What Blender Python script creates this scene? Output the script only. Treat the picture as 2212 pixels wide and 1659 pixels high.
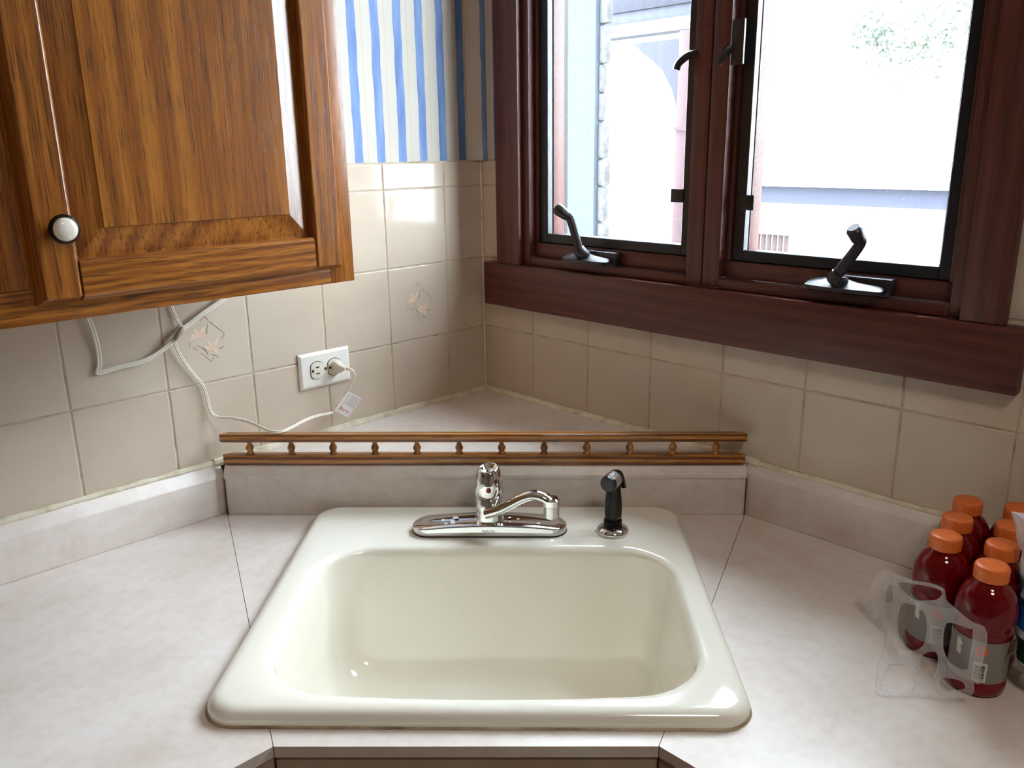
import bpy, bmesh, math, random
from mathutils import Vector, Matrix, noise
random.seed(7)
for _o in list(bpy.data.objects): bpy.data.objects.remove(_o, do_unlink=True)
SC = bpy.context.scene; COL = SC.collection
R = math.radians
ZC = 0.914          # worktop height; room corner is the origin, left wall runs along (-1,-1), right wall along (1,-1)
Q = math.sqrt(.5)

# ------------------------------------------------------------------ camera
def cam_axes(yaw, pit, rol):
    f = Vector((math.sin(yaw)*math.cos(pit), math.cos(yaw)*math.cos(pit), -math.sin(pit)))
    r = Vector((math.cos(yaw), -math.sin(yaw), 0)); u = r.cross(f)
    c, s = math.cos(rol), math.sin(rol)
    return c*r+s*u, -s*r+c*u, f
_r, _u, _f = cam_axes(-.0142092778, .277411453, -.0141894584)
cd = bpy.data.cameras.new('camera'); cam = bpy.data.objects.new('camera', cd); COL.objects.link(cam)
cam.matrix_world = Matrix(((_r.x,_u.x,-_f.x,.0862686),(_r.y,_u.y,-_f.y,-1.849042),(_r.z,_u.z,-_f.z,ZC+.625008),(0,0,0,1)))
cd.sensor_width = 36; cd.lens = 1802.98/2212*36; cd.clip_start = .02; cd.clip_end = 200
SC.camera = cam
# ------------------------------------------------------------------ light
SKY = 38
w = bpy.data.worlds.new('sky'); SC.world = w; w.use_nodes = True
bg = w.node_tree.nodes['Background']; bg.inputs[0].default_value = (.80,.91,1,1); bg.inputs[1].default_value = SKY
sd = bpy.data.lights.new('sun','SUN'); sd.energy = 30; sd.angle = R(1); sd.color = (1,.95,.87)
sun = bpy.data.objects.new('sun', sd); COL.objects.link(sun); sun.rotation_euler = Vector((.87*Q,-.63*Q,-.65)).to_track_quat('-Z','Y').to_euler()
pd = bpy.data.lights.new('window_portal','AREA'); pd.shape='RECTANGLE'; pd.size=.86; pd.size_y=.95; pd.cycles.is_portal=True
portal = bpy.data.objects.new('window_portal', pd); COL.objects.link(portal)
portal.matrix_world = Matrix.Translation((.56*Q+.16*Q, -.56*Q+.16*Q, ZC+.86)) @ Matrix.Rotation(R(-45),4,'Z') @ Matrix.Rotation(R(-90),4,'X')
ld = bpy.data.lights.new('ceiling_lamp','AREA'); ld.shape='DISK'; ld.size=.34; ld.energy = 6.8; ld.color=(1,.89,.76)
lamp = bpy.data.objects.new('ceiling_lamp', ld); COL.objects.link(lamp); lamp.location=(.55,-1.95,2.36)
SC.view_settings.view_transform='Standard'; SC.view_settings.look='None'; SC.view_settings.gamma=1
SC.view_settings.exposure=0.32; SC.view_settings.use_curve_mapping=False
SC.cycles.use_denoising=True; SC.cycles.max_bounces=6; SC.cycles.diffuse_bounces=4; SC.cycles.glossy_bounces=3; SC.cycles.transparent_max_bounces=8; SC.cycles.use_adaptive_sampling=True; SC.cycles.adaptive_threshold=.05; SC.cycles.adaptive_min_samples=16
SC.cycles.sample_clamp_indirect=6; SC.cycles.caustics_reflective=False; SC.cycles.caustics_refractive=False

# ------------------------------------------------------------------ helpers
def lin(r,g,b,a=1):
    f=lambda c:(c/255/12.92 if c/255<=.04045 else ((c/255+.055)/1.055)**2.4)
    return (f(r),f(g),f(b),a)
class MB:
    def __init__(s): s.v=[]; s.f=[]
    def add(s, vs, fs):
        n=len(s.v); s.v+= [tuple(p) for p in vs]; s.f+= [tuple(i+n for i in f) for f in fs]; return s
    def box(s,x0,x1,y0,y1,z0,z1):
        return s.add([(x0,y0,z0),(x1,y0,z0),(x1,y1,z0),(x0,y1,z0),(x0,y0,z1),(x1,y0,z1),(x1,y1,z1),(x0,y1,z1)],
          [(0,3,2,1),(4,5,6,7),(0,1,5,4),(1,2,6,5),(2,3,7,6),(3,0,4,7)])
    def prism(s, poly, a, b, axis=2):
        n=len(poly)
        def P(p,t):
            return (p[0],p[1],t) if axis==2 else ((t,p[0],p[1]) if axis==0 else (p[0],t,p[1]))
        return s.add([P(p,a) for p in poly]+[P(p,b) for p in poly],
          [tuple(range(n))[::-1], tuple(range(n,2*n))]+[(i,(i+1)%n,n+(i+1)%n,n+i) for i in range(n)])
    def loft(s, rings, cap0=True, cap1=True, closed=False):
        n=len(rings[0]); vs=[p for r in rings for p in r]; fs=[]
        m=len(rings)
        for k in range(m if closed else m-1):
            a=k*n; b=((k+1)%m)*n
            fs+=[(a+i,a+(i+1)%n,b+(i+1)%n,b+i) for i in range(n)]
        if not closed:
            if cap0: fs.append(tuple(range(n))[::-1])
            if cap1: fs.append(tuple(range((m-1)*n,m*n)))
        return s.add(vs,fs)
    def lathe(s, prof, n=24, org=(0,0,0)):
        o=org
        return s.loft([[(o[0]+r*math.cos(2*math.pi*i/n),o[1]+r*math.sin(2*math.pi*i/n),o[2]+z) for i in range(n)] for r,z in prof])
    def tube(s, path, r, n=8, r2=None, up=None):
        path=[Vector(p) for p in path]; rings=[]; prev=None
        for i,p in enumerate(path):
            t=(path[min(i+1,len(path)-1)]-path[max(i-1,0)]).normalized()
            if up is not None: a=Vector(up)
            elif prev is None: a=Vector((0,0,1)) if abs(t.z)<.9 else Vector((1,0,0))
            else: a=prev
            b=(a-t*a.dot(t)).normalized(); c=t.cross(b); prev=b
            ri=r[i] if isinstance(r,(list,tuple)) else r
            rj=(r2[i] if isinstance(r2,(list,tuple)) else r2) if r2 is not None else ri
            rings.append([p+b*ri*math.cos(2*math.pi*k/n)+c*rj*math.sin(2*math.pi*k/n) for k in range(n)])
        return s.loft(rings)
    def mesh(s, bevel=0, seg=2, smooth=False, name='m', autos=None):
        bm=bmesh.new(); vs=[bm.verts.new(p) for p in s.v]
        for f in s.f:
            try: bm.faces.new([vs[i] for i in f])
            except ValueError: pass
        bmesh.ops.recalc_face_normals(bm, faces=bm.faces)
        if bevel:
            es=[e for e in bm.edges if len(e.link_faces)==2 and e.calc_face_angle(0)>R(25)]
            bmesh.ops.bevel(bm, geom=es, offset=bevel, segments=seg, affect='EDGES', profile=.6, clamp_overlap=True)
        me=bpy.data.meshes.new(name); bm.to_mesh(me); bm.free()
        if smooth or bevel:
            for p in me.polygons: p.use_smooth=True
            ang=autos if autos is not None else R(40 if smooth else 22)
            try: me.set_sharp_from_angle(angle=ang)
            except Exception: pass
        return me
    def build(s, name, mat, parent=None, bevel=0, seg=2, smooth=False, autos=None):
        return link(name, s.mesh(bevel,seg,smooth,name,autos), mat, parent)
def link(name, me, mat, parent=None, loc=None, rot=None):
    o=bpy.data.objects.new(name, me); COL.objects.link(o)
    if mat is not None and not me.materials: me.materials.append(mat)
    if parent: o.parent=parent
    if loc is not None: o.location=loc
    if rot is not None: o.rotation_euler=rot
    return o
def empty(name, loc, rz=0):
    o=bpy.data.objects.new(name,None); COL.objects.link(o); o.location=loc; o.rotation_euler=(0,0,rz); o.empty_display_size=.03; return o
def tag(o, label, cat, group=None):
    o['label']=label; o['category']=cat
    if group: o['group']=group
    return o
def struct(o): o['kind']='structure'; return o
def box(x0,x1,y0,y1,z0,z1): return MB().box(x0,x1,y0,y1,z0,z1)
def curve_pts(pts, k=6):
    """Catmull-Rom through pts"""
    P=[Vector(p) for p in pts]; out=[]
    for i in range(len(P)-1):
        a,b,c,d=P[max(i-1,0)],P[i],P[i+1],P[min(i+2,len(P)-1)]
        for j in range(k):
            t=j/k
            out.append(.5*((2*b)+(c-a)*t+(2*a-5*b+4*c-d)*t*t+(3*b-a-3*c+d)*t**3))
    out.append(P[-1]); return out
LROT, RROT = R(225), R(-45)
def LP(s,off,z): return (-Q*s+Q*off, -Q*s-Q*off, ZC+z)
def RP(s,off,z): return (Q*s-Q*off, -Q*s-Q*off, ZC+z)

# ------------------------------------------------------------------ materials
def mat(name, col, rough=.5, metal=0, spec=.5, coat=0, bump=None, noise_c=None, **kw):
    m=bpy.data.materials.new(name); m.use_nodes=True; nt=m.node_tree; b=nt.nodes['Principled BSDF']
    b.inputs['Base Color'].default_value=col; b.inputs['Roughness'].default_value=rough; b.inputs['Metallic'].default_value=metal
    b.inputs['Specular IOR Level'].default_value=spec; b.inputs['Coat Weight'].default_value=coat; b.inputs['Coat Roughness'].default_value=.12
    for k,v in kw.items(): b.inputs[k].default_value=v
    tc=None
    def TC():
        nonlocal tc
        if tc is None: tc=nt.nodes.new('ShaderNodeTexCoord')
        return tc.outputs['Object']
    if noise_c:   # list of (scale, detail, [(pos,col)...]) -> first defines colour, later multiply
        last=None
        for sc,det,stops in noise_c:
            n=nt.nodes.new('ShaderNodeTexNoise'); n.inputs['Scale'].default_value=sc; n.inputs['Detail'].default_value=det; n.inputs['Roughness'].default_value=.6
            nt.links.new(TC(),n.inputs['Vector'])
            r=nt.nodes.new('ShaderNodeValToRGB'); e=r.color_ramp.elements
            e[0].position,e[0].color=stops[0]; e[1].position,e[1].color=stops[-1]
            for p,c in stops[1:-1]: x=e.new(p); x.color=c
            nt.links.new(n.outputs['Fac'],r.inputs['Fac'])
            if last is None: last=r.outputs['Color']
            else:
                x=nt.nodes.new('ShaderNodeMix'); x.data_type='RGBA'; x.blend_type='MULTIPLY'; x.inputs[0].default_value=1
                nt.links.new(last,x.inputs[6]); nt.links.new(r.outputs['Color'],x.inputs[7]); last=x.outputs[2]
        nt.links.new(last,b.inputs['Base Color'])
    if bump:
        sc,st,ds=bump
        n=nt.nodes.new('ShaderNodeTexNoise'); n.inputs['Scale'].default_value=sc; n.inputs['Detail'].default_value=3
        nt.links.new(TC(),n.inputs['Vector'])
        bp=nt.nodes.new('ShaderNodeBump'); bp.inputs['Strength'].default_value=st; bp.inputs['Distance'].default_value=ds
        nt.links.new(n.outputs['Fac'],bp.inputs['Height']); nt.links.new(bp.outputs['Normal'],b.inputs['Normal'])
    return m
def wood(name, axis, dark, mid, light, along=.07, ring_scale=22, pores=.55, rough=.32, coat=.35, ringmix=.5, origin=(0,0,0), vary=1.0, distort=2.5):
    m=bpy.data.materials.new(name); m.use_nodes=True; nt=m.node_tree; N=nt.nodes; L=nt.links; b=N['Principled BSDF']
    b.inputs['Roughness'].default_value=rough; b.inputs['Coat Weight'].default_value=coat; b.inputs['Coat Roughness'].default_value=.18
    tc=N.new('ShaderNodeTexCoord'); oi=N.new('ShaderNodeObjectInfo')
    mu=N.new('ShaderNodeVectorMath'); mu.operation='SCALE'; cmb=N.new('ShaderNodeCombineXYZ')
    for k in range(3): L.new(oi.outputs['Random'],cmb.inputs[k])
    L.new(cmb.outputs[0],mu.inputs[0]); mu.inputs['Scale'].default_value=3.7*vary
    ad=N.new('ShaderNodeVectorMath'); L.new(tc.outputs['Object'],ad.inputs[0]); L.new(mu.outputs[0],ad.inputs[1])
    def mp(al, src):
        x=N.new('ShaderNodeMapping'); s=[1,1,1]; s['XYZ'.index(axis)]=al; x.inputs['Scale'].default_value=s
        x.inputs['Location'].default_value=origin; L.new(src,x.inputs['Vector']); return x.outputs[0]
    # warped figure
    wv=N.new('ShaderNodeTexWave'); wv.wave_type='RINGS'; wv.rings_direction='SPHERICAL'; wv.inputs['Scale'].default_value=ring_scale
    wv.inputs['Distortion'].default_value=distort; wv.inputs['Detail'].default_value=3; wv.inputs['Detail Scale'].default_value=1.3
    L.new(mp(along,ad.outputs[0]),wv.inputs['Vector'])
    n1=N.new('ShaderNodeTexNoise'); n1.inputs['Scale'].default_value=230; n1.inputs['Detail'].default_value=5; n1.inputs['Roughness'].default_value=.65
    L.new(mp(.035,ad.outputs[0]),n1.inputs['Vector'])
    n2=N.new('ShaderNodeTexNoise'); n2.inputs['Scale'].default_value=620; n2.inputs['Detail'].default_value=2
    L.new(mp(.035,ad.outputs[0]),n2.inputs['Vector'])
    mx=N.new('ShaderNodeMix'); mx.inputs[0].default_value=ringmix; L.new(n1.outputs['Fac'],mx.inputs[2]); L.new(wv.outputs['Fac'],mx.inputs[3])
    rp=N.new('ShaderNodeValToRGB'); e=rp.color_ramp.elements; e[0].position=.22; e[0].color=dark; e[1].position=.75; e[1].color=light
    x=e.new(.48); x.color=mid
    L.new(mx.outputs[0],rp.inputs['Fac'])
    pr=N.new('ShaderNodeValToRGB'); e=pr.color_ramp.elements; e[0].position=.36; e[0].color=(1-pores,)*3+(1,); e[1].position=.44; e[1].color=(1,1,1,1)
    L.new(n2.outputs['Fac'],pr.inputs['Fac'])
    mm=N.new('ShaderNodeMix'); mm.data_type='RGBA'; mm.blend_type='MULTIPLY'; mm.inputs[0].default_value=1
    L.new(rp.outputs['Color'],mm.inputs[6]); L.new(pr.outputs['Color'],mm.inputs[7]); L.new(mm.outputs[2],b.inputs['Base Color'])
    bp=N.new('ShaderNodeBump'); bp.inputs['Strength'].default_value=.25; bp.inputs['Distance'].default_value=.0004
    L.new(pr.outputs['Color'],bp.inputs['Height']); L.new(bp.outputs['Normal'],b.inputs['Normal'])
    return m
OAK=(lin(96,48,12),lin(148,86,26),lin(182,116,42))
oak_z=wood('oak_vertical','Z',*OAK,along=.045,ring_scale=26,distort=3,ringmix=.17)
oak_x=wood('oak_horizontal','X',*OAK,along=.16,ring_scale=42,distort=5,ringmix=.26)
oak_rail=wood('oak_rail','X',lin(96,52,18),lin(156,98,40),lin(196,136,68),along=.03,ring_scale=40)
oak_sp=wood('oak_spindle','Z',lin(110,64,24),lin(156,98,44),lin(190,130,68),along=.2)
RED=(lin(66,30,25),lin(86,41,33),lin(104,53,42))
red_z=wood('redwood_vertical','Z',*RED,along=.05,ring_scale=14,pores=.18,rough=.46,coat=.04,ringmix=.2)
red_x=wood('redwood_horizontal','X',*RED,along=.09,ring_scale=18,pores=.18,rough=.46,coat=.04,ringmix=.22,distort=4)
tile_m=mat('cream_glazed_tile',lin(214,200,182),.11,spec=.25,coat=0,bump=(9,.06,.004),
  noise_c=[(5,3,[(.3,lin(197,182,164)),(.7,lin(209,195,178))]),(420,2,[(.3,(.95,.95,.95,1)),(.6,(1,1,1,1))])])
grout_m=mat('grout',lin(176,160,136),.9,noise_c=[(26,4,[(.3,lin(142,124,100)),(.5,lin(186,172,150)),(.8,lin(200,188,170))])])
caulk_m=mat('caulk',lin(206,198,170),.35,noise_c=[(30,3,[(.3,lin(198,186,158)),(.55,lin(226,220,200))])],bump=(60,.3,.002))
lam_m=mat('laminate',lin(214,202,192),.34,spec=.45,noise_c=[(7,5,[(.3,lin(216,204,196)),(.5,lin(226,217,211)),(.72,lin(232,226,222))]),(55,4,[(.32,(.93,.91,.89,1)),(.58,(1,1,1,1))])])
lam_edge=mat('laminate_edge',lin(186,168,150),.4,noise_c=[(9,4,[(.3,lin(176,156,138)),(.7,lin(196,180,164))])])
seam_m=mat('dark_seam',lin(70,50,36),.8)
enamel=mat('almond_enamel',lin(238,234,220),.1,spec=.55,coat=.6,noise_c=[(3,2,[(.3,lin(241,236,222)),(.7,lin(246,243,232))])])
chrome=mat('chrome',(.86,.87,.88,1),.06,1)
chrome_dull=mat('brushed_chrome',(.72,.72,.72,1),.22,1)
black_pl=mat('black_plastic',lin(9,10,12),.28,spec=.4)
bronze=mat('dark_bronze_metal',lin(58,56,60),.36,.35)
screen_fr=mat('screen_frame_black',lin(22,24,30),.38)
white_pl=mat('white_plastic',lin(236,234,228),.3)
ivory_pl=mat('ivory_plastic',lin(226,220,206),.32)
cord_m=mat('cord_vinyl',lin(232,228,214),.35)
tag_m=mat('tag_paper',lin(236,234,232),.5)
ink_red=mat('red_ink',lin(196,96,96),.6); ink_grey=mat('grey_ink',lin(170,150,150),.6)
slot_m=mat('dark_slot',lin(20,16,12),.7)
brass=mat('screw_metal',lin(170,160,140),.3,1)
porcelain=mat('porcelain',lin(240,234,222),.12,coat=.5); knob_m=mat('knob_rim_bronze',lin(44,36,30),.35,.6)
deco_line=mat('decor_line',lin(146,132,112),.3); deco_leaf=mat('decor_leaf',lin(150,140,122),.3); deco_petal=mat('decor_petal',lin(222,188,160),.3); deco_petal2=mat('decor_petal_light',lin(222,198,178),.3)
paint_wall=mat('painted_wall',lin(220,217,210),.7); ceil_m=mat('ceiling_paint',lin(236,232,224),.8)
floor_m=mat('floor_vinyl',lin(150,120,90),.45,noise_c=[(6,3,[(.3,lin(136,106,78)),(.7,lin(164,134,104))])])
liquid=mat('red_drink',lin(112,4,14),.06,spec=.4,coat=.05,noise_c=[(6,2,[(.3,lin(96,2,10)),(.7,lin(124,8,18))])])
cap_m=mat('orange_cap',lin(226,112,44),.38)
label_g=mat('grey_label',lin(128,126,120),.3,spec=.6); label_w=mat('label_white',lin(214,208,196),.4); label_k=mat('label_black',lin(24,22,22),.4)
label_o=mat('label_orange',lin(226,84,38),.35); label_r=mat('label_red',lin(128,10,18),.35)
def clear_film(name, tint, fac, rough=.12, bumps=None):
    m=bpy.data.materials.new(name); m.use_nodes=True; nt=m.node_tree; N=nt.nodes; L=nt.links; b=N['Principled BSDF']; out=N['Material Output']
    b.inputs['Base Color'].default_value=tint; b.inputs['Roughness'].default_value=rough; b.inputs['Specular IOR Level'].default_value=.8
    t=N.new('ShaderNodeBsdfTransparent'); x=N.new('ShaderNodeMixShader'); lw=N.new('ShaderNodeLayerWeight'); lw.inputs['Blend'].default_value=.35
    mr=N.new('ShaderNodeMapRange'); mr.inputs[3].default_value=fac; mr.inputs[4].default_value=min(1,fac+.45); L.new(lw.outputs['Facing'],mr.inputs[0])
    L.new(mr.outputs[0],x.inputs[0]); L.new(t.outputs[0],x.inputs[1]); L.new(b.outputs[0],x.inputs[2]); L.new(x.outputs[0],out.inputs[0])
    if bumps:
        n=N.new('ShaderNodeTexNoise'); n.inputs['Scale'].default_value=bumps; tc=N.new('ShaderNodeTexCoord'); L.new(tc.outputs['Object'],n.inputs['Vector'])
        bp=N.new('ShaderNodeBump'); bp.inputs['Strength'].default_value=.7; bp.inputs['Distance'].default_value=.004; L.new(n.outputs['Fac'],bp.inputs['Height']); L.new(bp.outputs[0],b.inputs['Normal'])
    return m
film_m=clear_film('clear_carrier_film',(.9,.9,.92,1),.08)
bag_m=clear_film('clear_bag_film',(.85,.86,.9,1),.42,.15,60)
def pane_mat():
    m=bpy.data.materials.new('window_glass'); m.use_nodes=True; nt=m.node_tree; N=nt.nodes; L=nt.links; out=N['Material Output']; b=N['Principled BSDF']
    bsdf_dust=N.new('ShaderNodeBsdfTranslucent'); bsdf_dust.inputs[0].default_value=(.85,.87,.9,1)
    t=N.new('ShaderNodeBsdfTransparent'); t.inputs[0].default_value=(.97,.98,.98,1); g=N.new('ShaderNodeBsdfGlossy'); g.inputs['Roughness'].default_value=.01
    lw=N.new('ShaderNodeLayerWeight'); lw.inputs['Blend'].default_value=.5; pw=N.new('ShaderNodeMath'); pw.operation='POWER'; pw.inputs[1].default_value=5; L.new(lw.outputs['Facing'],pw.inputs[0])
    fr=N.new('ShaderNodeMath'); fr.operation='MULTIPLY_ADD'; fr.inputs[1].default_value=.9; fr.inputs[2].default_value=.035; L.new(pw.outputs[0],fr.inputs[0])
    x=N.new('ShaderNodeMixShader'); L.new(fr.outputs[0],x.inputs[0]); L.new(t.outputs[0],x.inputs[1]); L.new(g.outputs[0],x.inputs[2])
    # dust specks, thicker towards the bottom corner of the pane
    tc=N.new('ShaderNodeTexCoord'); n=N.new('ShaderNodeTexNoise'); n.inputs['Scale'].default_value=420; n.inputs['Detail'].default_value=2; L.new(tc.outputs['Object'],n.inputs['Vector'])
    r=N.new('ShaderNodeMapRange'); r.inputs[1].default_value=.62; r.inputs[2].default_value=.78; r.inputs[3].default_value=.004; r.inputs[4].default_value=.06; L.new(n.outputs['Fac'],r.inputs[0])
    y=N.new('ShaderNodeMixShader'); L.new(r.outputs[0],y.inputs[0]); L.new(x.outputs[0],y.inputs[1]); L.new(bsdf_dust.outputs[0],y.inputs[2]); L.new(y.outputs[0],out.inputs[0])
    return m
glass_m=pane_mat()
def screen_mat():
    m=bpy.data.materials.new('insect_screen'); m.use_nodes=True; nt=m.node_tree; N=nt.nodes; L=nt.links; b=N['Principled BSDF']; out=N['Material Output']
    b.inputs['Base Color'].default_value=lin(52,54,60); b.inputs['Roughness'].default_value=.6
    tc=N.new('ShaderNodeTexCoord'); sp=N.new('ShaderNodeSeparateXYZ'); L.new(tc.outputs['Object'],sp.inputs[0])
    outs=[]
    for ax in ('X','Z'):
        a=N.new('ShaderNodeMath'); a.operation='MULTIPLY'; a.inputs[1].default_value=1/.0016; L.new(sp.outputs[ax],a.inputs[0])
        f=N.new('ShaderNodeMath'); f.operation='FRACT'; L.new(a.outputs[0],f.inputs[0])
        g=N.new('ShaderNodeMath'); g.operation='LESS_THAN'; g.inputs[1].default_value=.13; L.new(f.outputs[0],g.inputs[0]); outs.append(g.outputs[0])
    mxm=N.new('ShaderNodeMath'); mxm.operation='MAXIMUM'; L.new(outs[0],mxm.inputs[0]); L.new(outs[1],mxm.inputs[1])
    t=N.new('ShaderNodeBsdfTransparent'); x=N.new('ShaderNodeMixShader'); L.new(mxm.outputs[0],x.inputs[0]); L.new(t.outputs[0],x.inputs[1]); L.new(b.outputs[0],x.inputs[2]); L.new(x.outputs[0],out.inputs[0])
    return m
screen_m=screen_mat()
def wallpaper_mat():
    m=bpy.data.materials.new('striped_wallpaper'); m.use_nodes=True; nt=m.node_tree; N=nt.nodes; L=nt.links; b=N['Principled BSDF']; b.inputs['Roughness'].default_value=.6
    tc=N.new('ShaderNodeTexCoord'); sp=N.new('ShaderNodeSeparateXYZ'); L.new(tc.outputs['Object'],sp.inputs[0])
    def math_(op,a,bv=None,src2=None):
        x=N.new('ShaderNodeMath'); x.operation=op; L.new(a,x.inputs[0])
        if src2 is not None: L.new(src2,x.inputs[1])
        elif bv is not None: x.inputs[1].default_value=bv
        return x.outputs[0]
    # hand-painted wobble
    mp=N.new('ShaderNodeMapping'); mp.inputs['Scale'].default_value=(5,5,11); L.new(tc.outputs['Object'],mp.inputs[0])
    wn=N.new('ShaderNodeTexNoise'); wn.inputs['Scale'].default_value=1.6; wn.inputs['Detail'].default_value=3; L.new(mp.outputs[0],wn.inputs['Vector'])
    wob=math_('MULTIPLY',math_('SUBTRACT',wn.outputs['Fac'],.5),.006)
    xs=math_('ADD',sp.outputs['X'],None,wob)
    fr=math_('FRACT',math_('MULTIPLY',math_('ADD',xs,-.0215+.52),1/.052))     # 0 = centre offset
    d=math_('ABSOLUTE',math_('SUBTRACT',fr,.5))
    stripe=math_('LESS_THAN',d,.185)
    fr2=math_('FRACT',math_('MULTIPLY',math_('ADD',sp.outputs['X'],-.0215+.52-.004),1/.052))
    yl=math_('GREATER_THAN',math_('ABSOLUTE',math_('SUBTRACT',fr2,.5)),.475)
    tn=N.new('ShaderNodeTexNoise'); mp2=N.new('ShaderNodeMapping'); mp2.inputs['Scale'].default_value=(60,60,9); L.new(tc.outputs['Object'],mp2.inputs[0]); L.new(mp2.outputs[0],tn.inputs['Vector']); tn.inputs['Scale'].default_value=1; tn.inputs['Detail'].default_value=4
    rp=N.new('ShaderNodeValToRGB'); e=rp.color_ramp.elements; e[0].position=.3; e[0].color=lin(70,104,166); e[1].position=.75; e[1].color=lin(116,148,198); L.new(tn.outputs['Fac'],rp.inputs['Fac'])
    m1=N.new('ShaderNodeMix'); m1.data_type='RGBA'; L.new(yl,m1.inputs[0]); m1.inputs[6].default_value=lin(192,187,178); m1.inputs[7].default_value=lin(190,178,152)
    m2=N.new('ShaderNodeMix'); m2.data_type='RGBA'; L.new(stripe,m2.inputs[0]); L.new(m1.outputs[2],m2.inputs[6]); L.new(rp.outputs[0],m2.inputs[7]); L.new(m2.outputs[2],b.inputs['Base Color'])
    return m
paper_m=wallpaper_mat()

# ------------------------------------------------------------------ the room
ROOM=3.5; TOP=2.44-ZC
WT,WB,WL,WR=1.36,.40,.128,.992        # rough window opening in the right wall
wl=struct(box(-.16,ROOM,-.16,-.008,-ZC,TOP).build('wall_left',paint_wall)); wl.location=(0,0,ZC); wl.rotation_euler=(0,0,LROT)
mb=MB()   # right wall with its window hole (local y runs into the wall)
mb.box(0,WL-.001,.008,.115,-ZC,TOP); mb.box(WR+.001,ROOM,.008,.115,-ZC,TOP); mb.box(WL-.001,WR+.001,.008,.115,-ZC,WB-.012); mb.box(WL-.001,WR+.001,.008,.115,WT,TOP)
wr=struct(mb.build('wall_right',paint_wall)); wr.location=(0,0,ZC); wr.rotation_euler=(0,0,RROT)
wb=struct(box(ROOM,ROOM+.12,-.1,ROOM+.1,-ZC,TOP).build('wall_back',paint_wall)); wb.location=(0,0,ZC); wb.rotation_euler=(0,0,LROT)
ws=struct(box(ROOM,ROOM+.12,-ROOM-.1,.1,-ZC,TOP).build('wall_side',paint_wall)); ws.location=(0,0,ZC); ws.rotation_euler=(0,0,RROT)
fl=struct(box(-.16,ROOM+.12,-.16,ROOM+.12,-.1,0).build('floor',floor_m)); fl.rotation_euler=(0,0,LROT)
ce=struct(box(-.16,ROOM+.12,-.16,ROOM+.12,2.44,2.54).build('ceiling',ceil_m)); ce.rotation_euler=(0,0,LROT)
rf=struct(box(-2.5,4.2,.12,.52,TOP+.10,TOP+.24).build('roof',mat('unseen_eave',lin(190,186,178),.8))); rf.location=(0,0,ZC); rf.rotation_euler=(0,0,RROT)  # unseen eave, its depth set to block high sky light at the window
# ceiling fixture that carries the room lamp
cl=struct(empty('trim_1',(.55,-1.95,2.375)))   # rim of the ceiling lamp
MB().lathe([(.21,.065),(.21,.03),(.20,.02),(.185,.02),(.185,.06)],40).build('rim',white_pl,cl,smooth=True)

# tiles
P=.154; H1=.2377; LED=.0925; G=.0018
ROWS=[LED,H1,H1+P,H1+2*P,H1+2*P+.0505]
_tc={}
def tile_mesh(wd,ht,sgn):
    k=(round(wd,4),round(ht,4),sgn)
    if k not in _tc:
        a,b=wd/2,ht/2
        def ring(i,y): return [(-a+i,y*sgn,-b+i),(a-i,y*sgn,-b+i),(a-i,y*sgn,b-i),(-a+i,y*sgn,b-i)]
        m=MB().loft([ring(0,-.006),ring(0,-.0016),ring(.0006,-.0006),ring(.002,0)])
        _tc[k]=m.mesh(smooth=True,name='tile',autos=R(10)); _tc[k].materials.append(tile_m)
    return _tc[k]
def put_tile(wall,s0,s1,z0,z1,sgn,g=G):
    wd,ht=s1-s0-g,z1-z0-g
    o=link('tile',tile_mesh(wd,ht,sgn),None,wall,((s0+s1)/2,0,(z0+z1)/2))
    o.rotation_euler=(random.uniform(-.0022,.0022),0,random.uniform(-.0022,.0022)); return o
deco=[]
cols=[0.001]+[.1053+P*i for i in range(9)]
for r in range(4):
    for c in range(len(cols)-1):
        t=put_tile(wl,cols[c],cols[c+1],ROWS[r],ROWS[r+1],1)
        if r==1 and c in (1,4): deco.append(t)
colr=[0.001]+[.1521+P*i for i in range(9)]
for r in range(4):
    for c in range(len(colr)-1):
        a,b=colr[c],colr[c+1]
        if r>=2:
            if c==0: b=.11
            elif b<=1.01: continue
            elif a<1.01: a=1.01
        put_tile(wr,a,b,ROWS[r],ROWS[r+1],-1)
box(0,cols[-1],-.008,-.0010,LED-.02,ROWS[4]+.0005).build('grout',grout_m,wl)
g=MB(); g.box(0,colr[-1],.0010,.008,LED-.02,.3885); g.box(0,WL-.002,.0010,.008,.3885,ROWS[4]+.0005); g.box(WR+.002,colr[-1],.0010,.008,.3885,ROWS[4]+.0005); g.build('grout',grout_m,wr)
# wallpaper above the tiles, bridging the corner
MB().box(.030,cols[-1],-.008,-.0045,ROWS[4],TOP).build('wallpaper',paper_m,wl)
MB().box(.012,WL-.004,.0045,.008,ROWS[4],TOP).box(WR,colr[-1],.0045,.008,ROWS[4],TOP).build('wallpaper',paper_m,wr)
MB().prism([(.030,-.0045),(.030,-.0075),(-.004,-.0075),(-.0035,.014),(-.0015,.0165)],ROWS[4]+.001,TOP).build('wallpaper_corner',paper_m,wl)
MB().box(0,cols[-1],-.006,-.0012,ROWS[4]-.0004,ROWS[4]+.0022).build('caulk_bead',grout_m,wl)
MB().tube([(0.0016,.0016,LED),(.0016,.0016,.45),(.0016,.0016,ROWS[4])],.0022,6).build('caulk_bead',caulk_m,wl)
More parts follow.
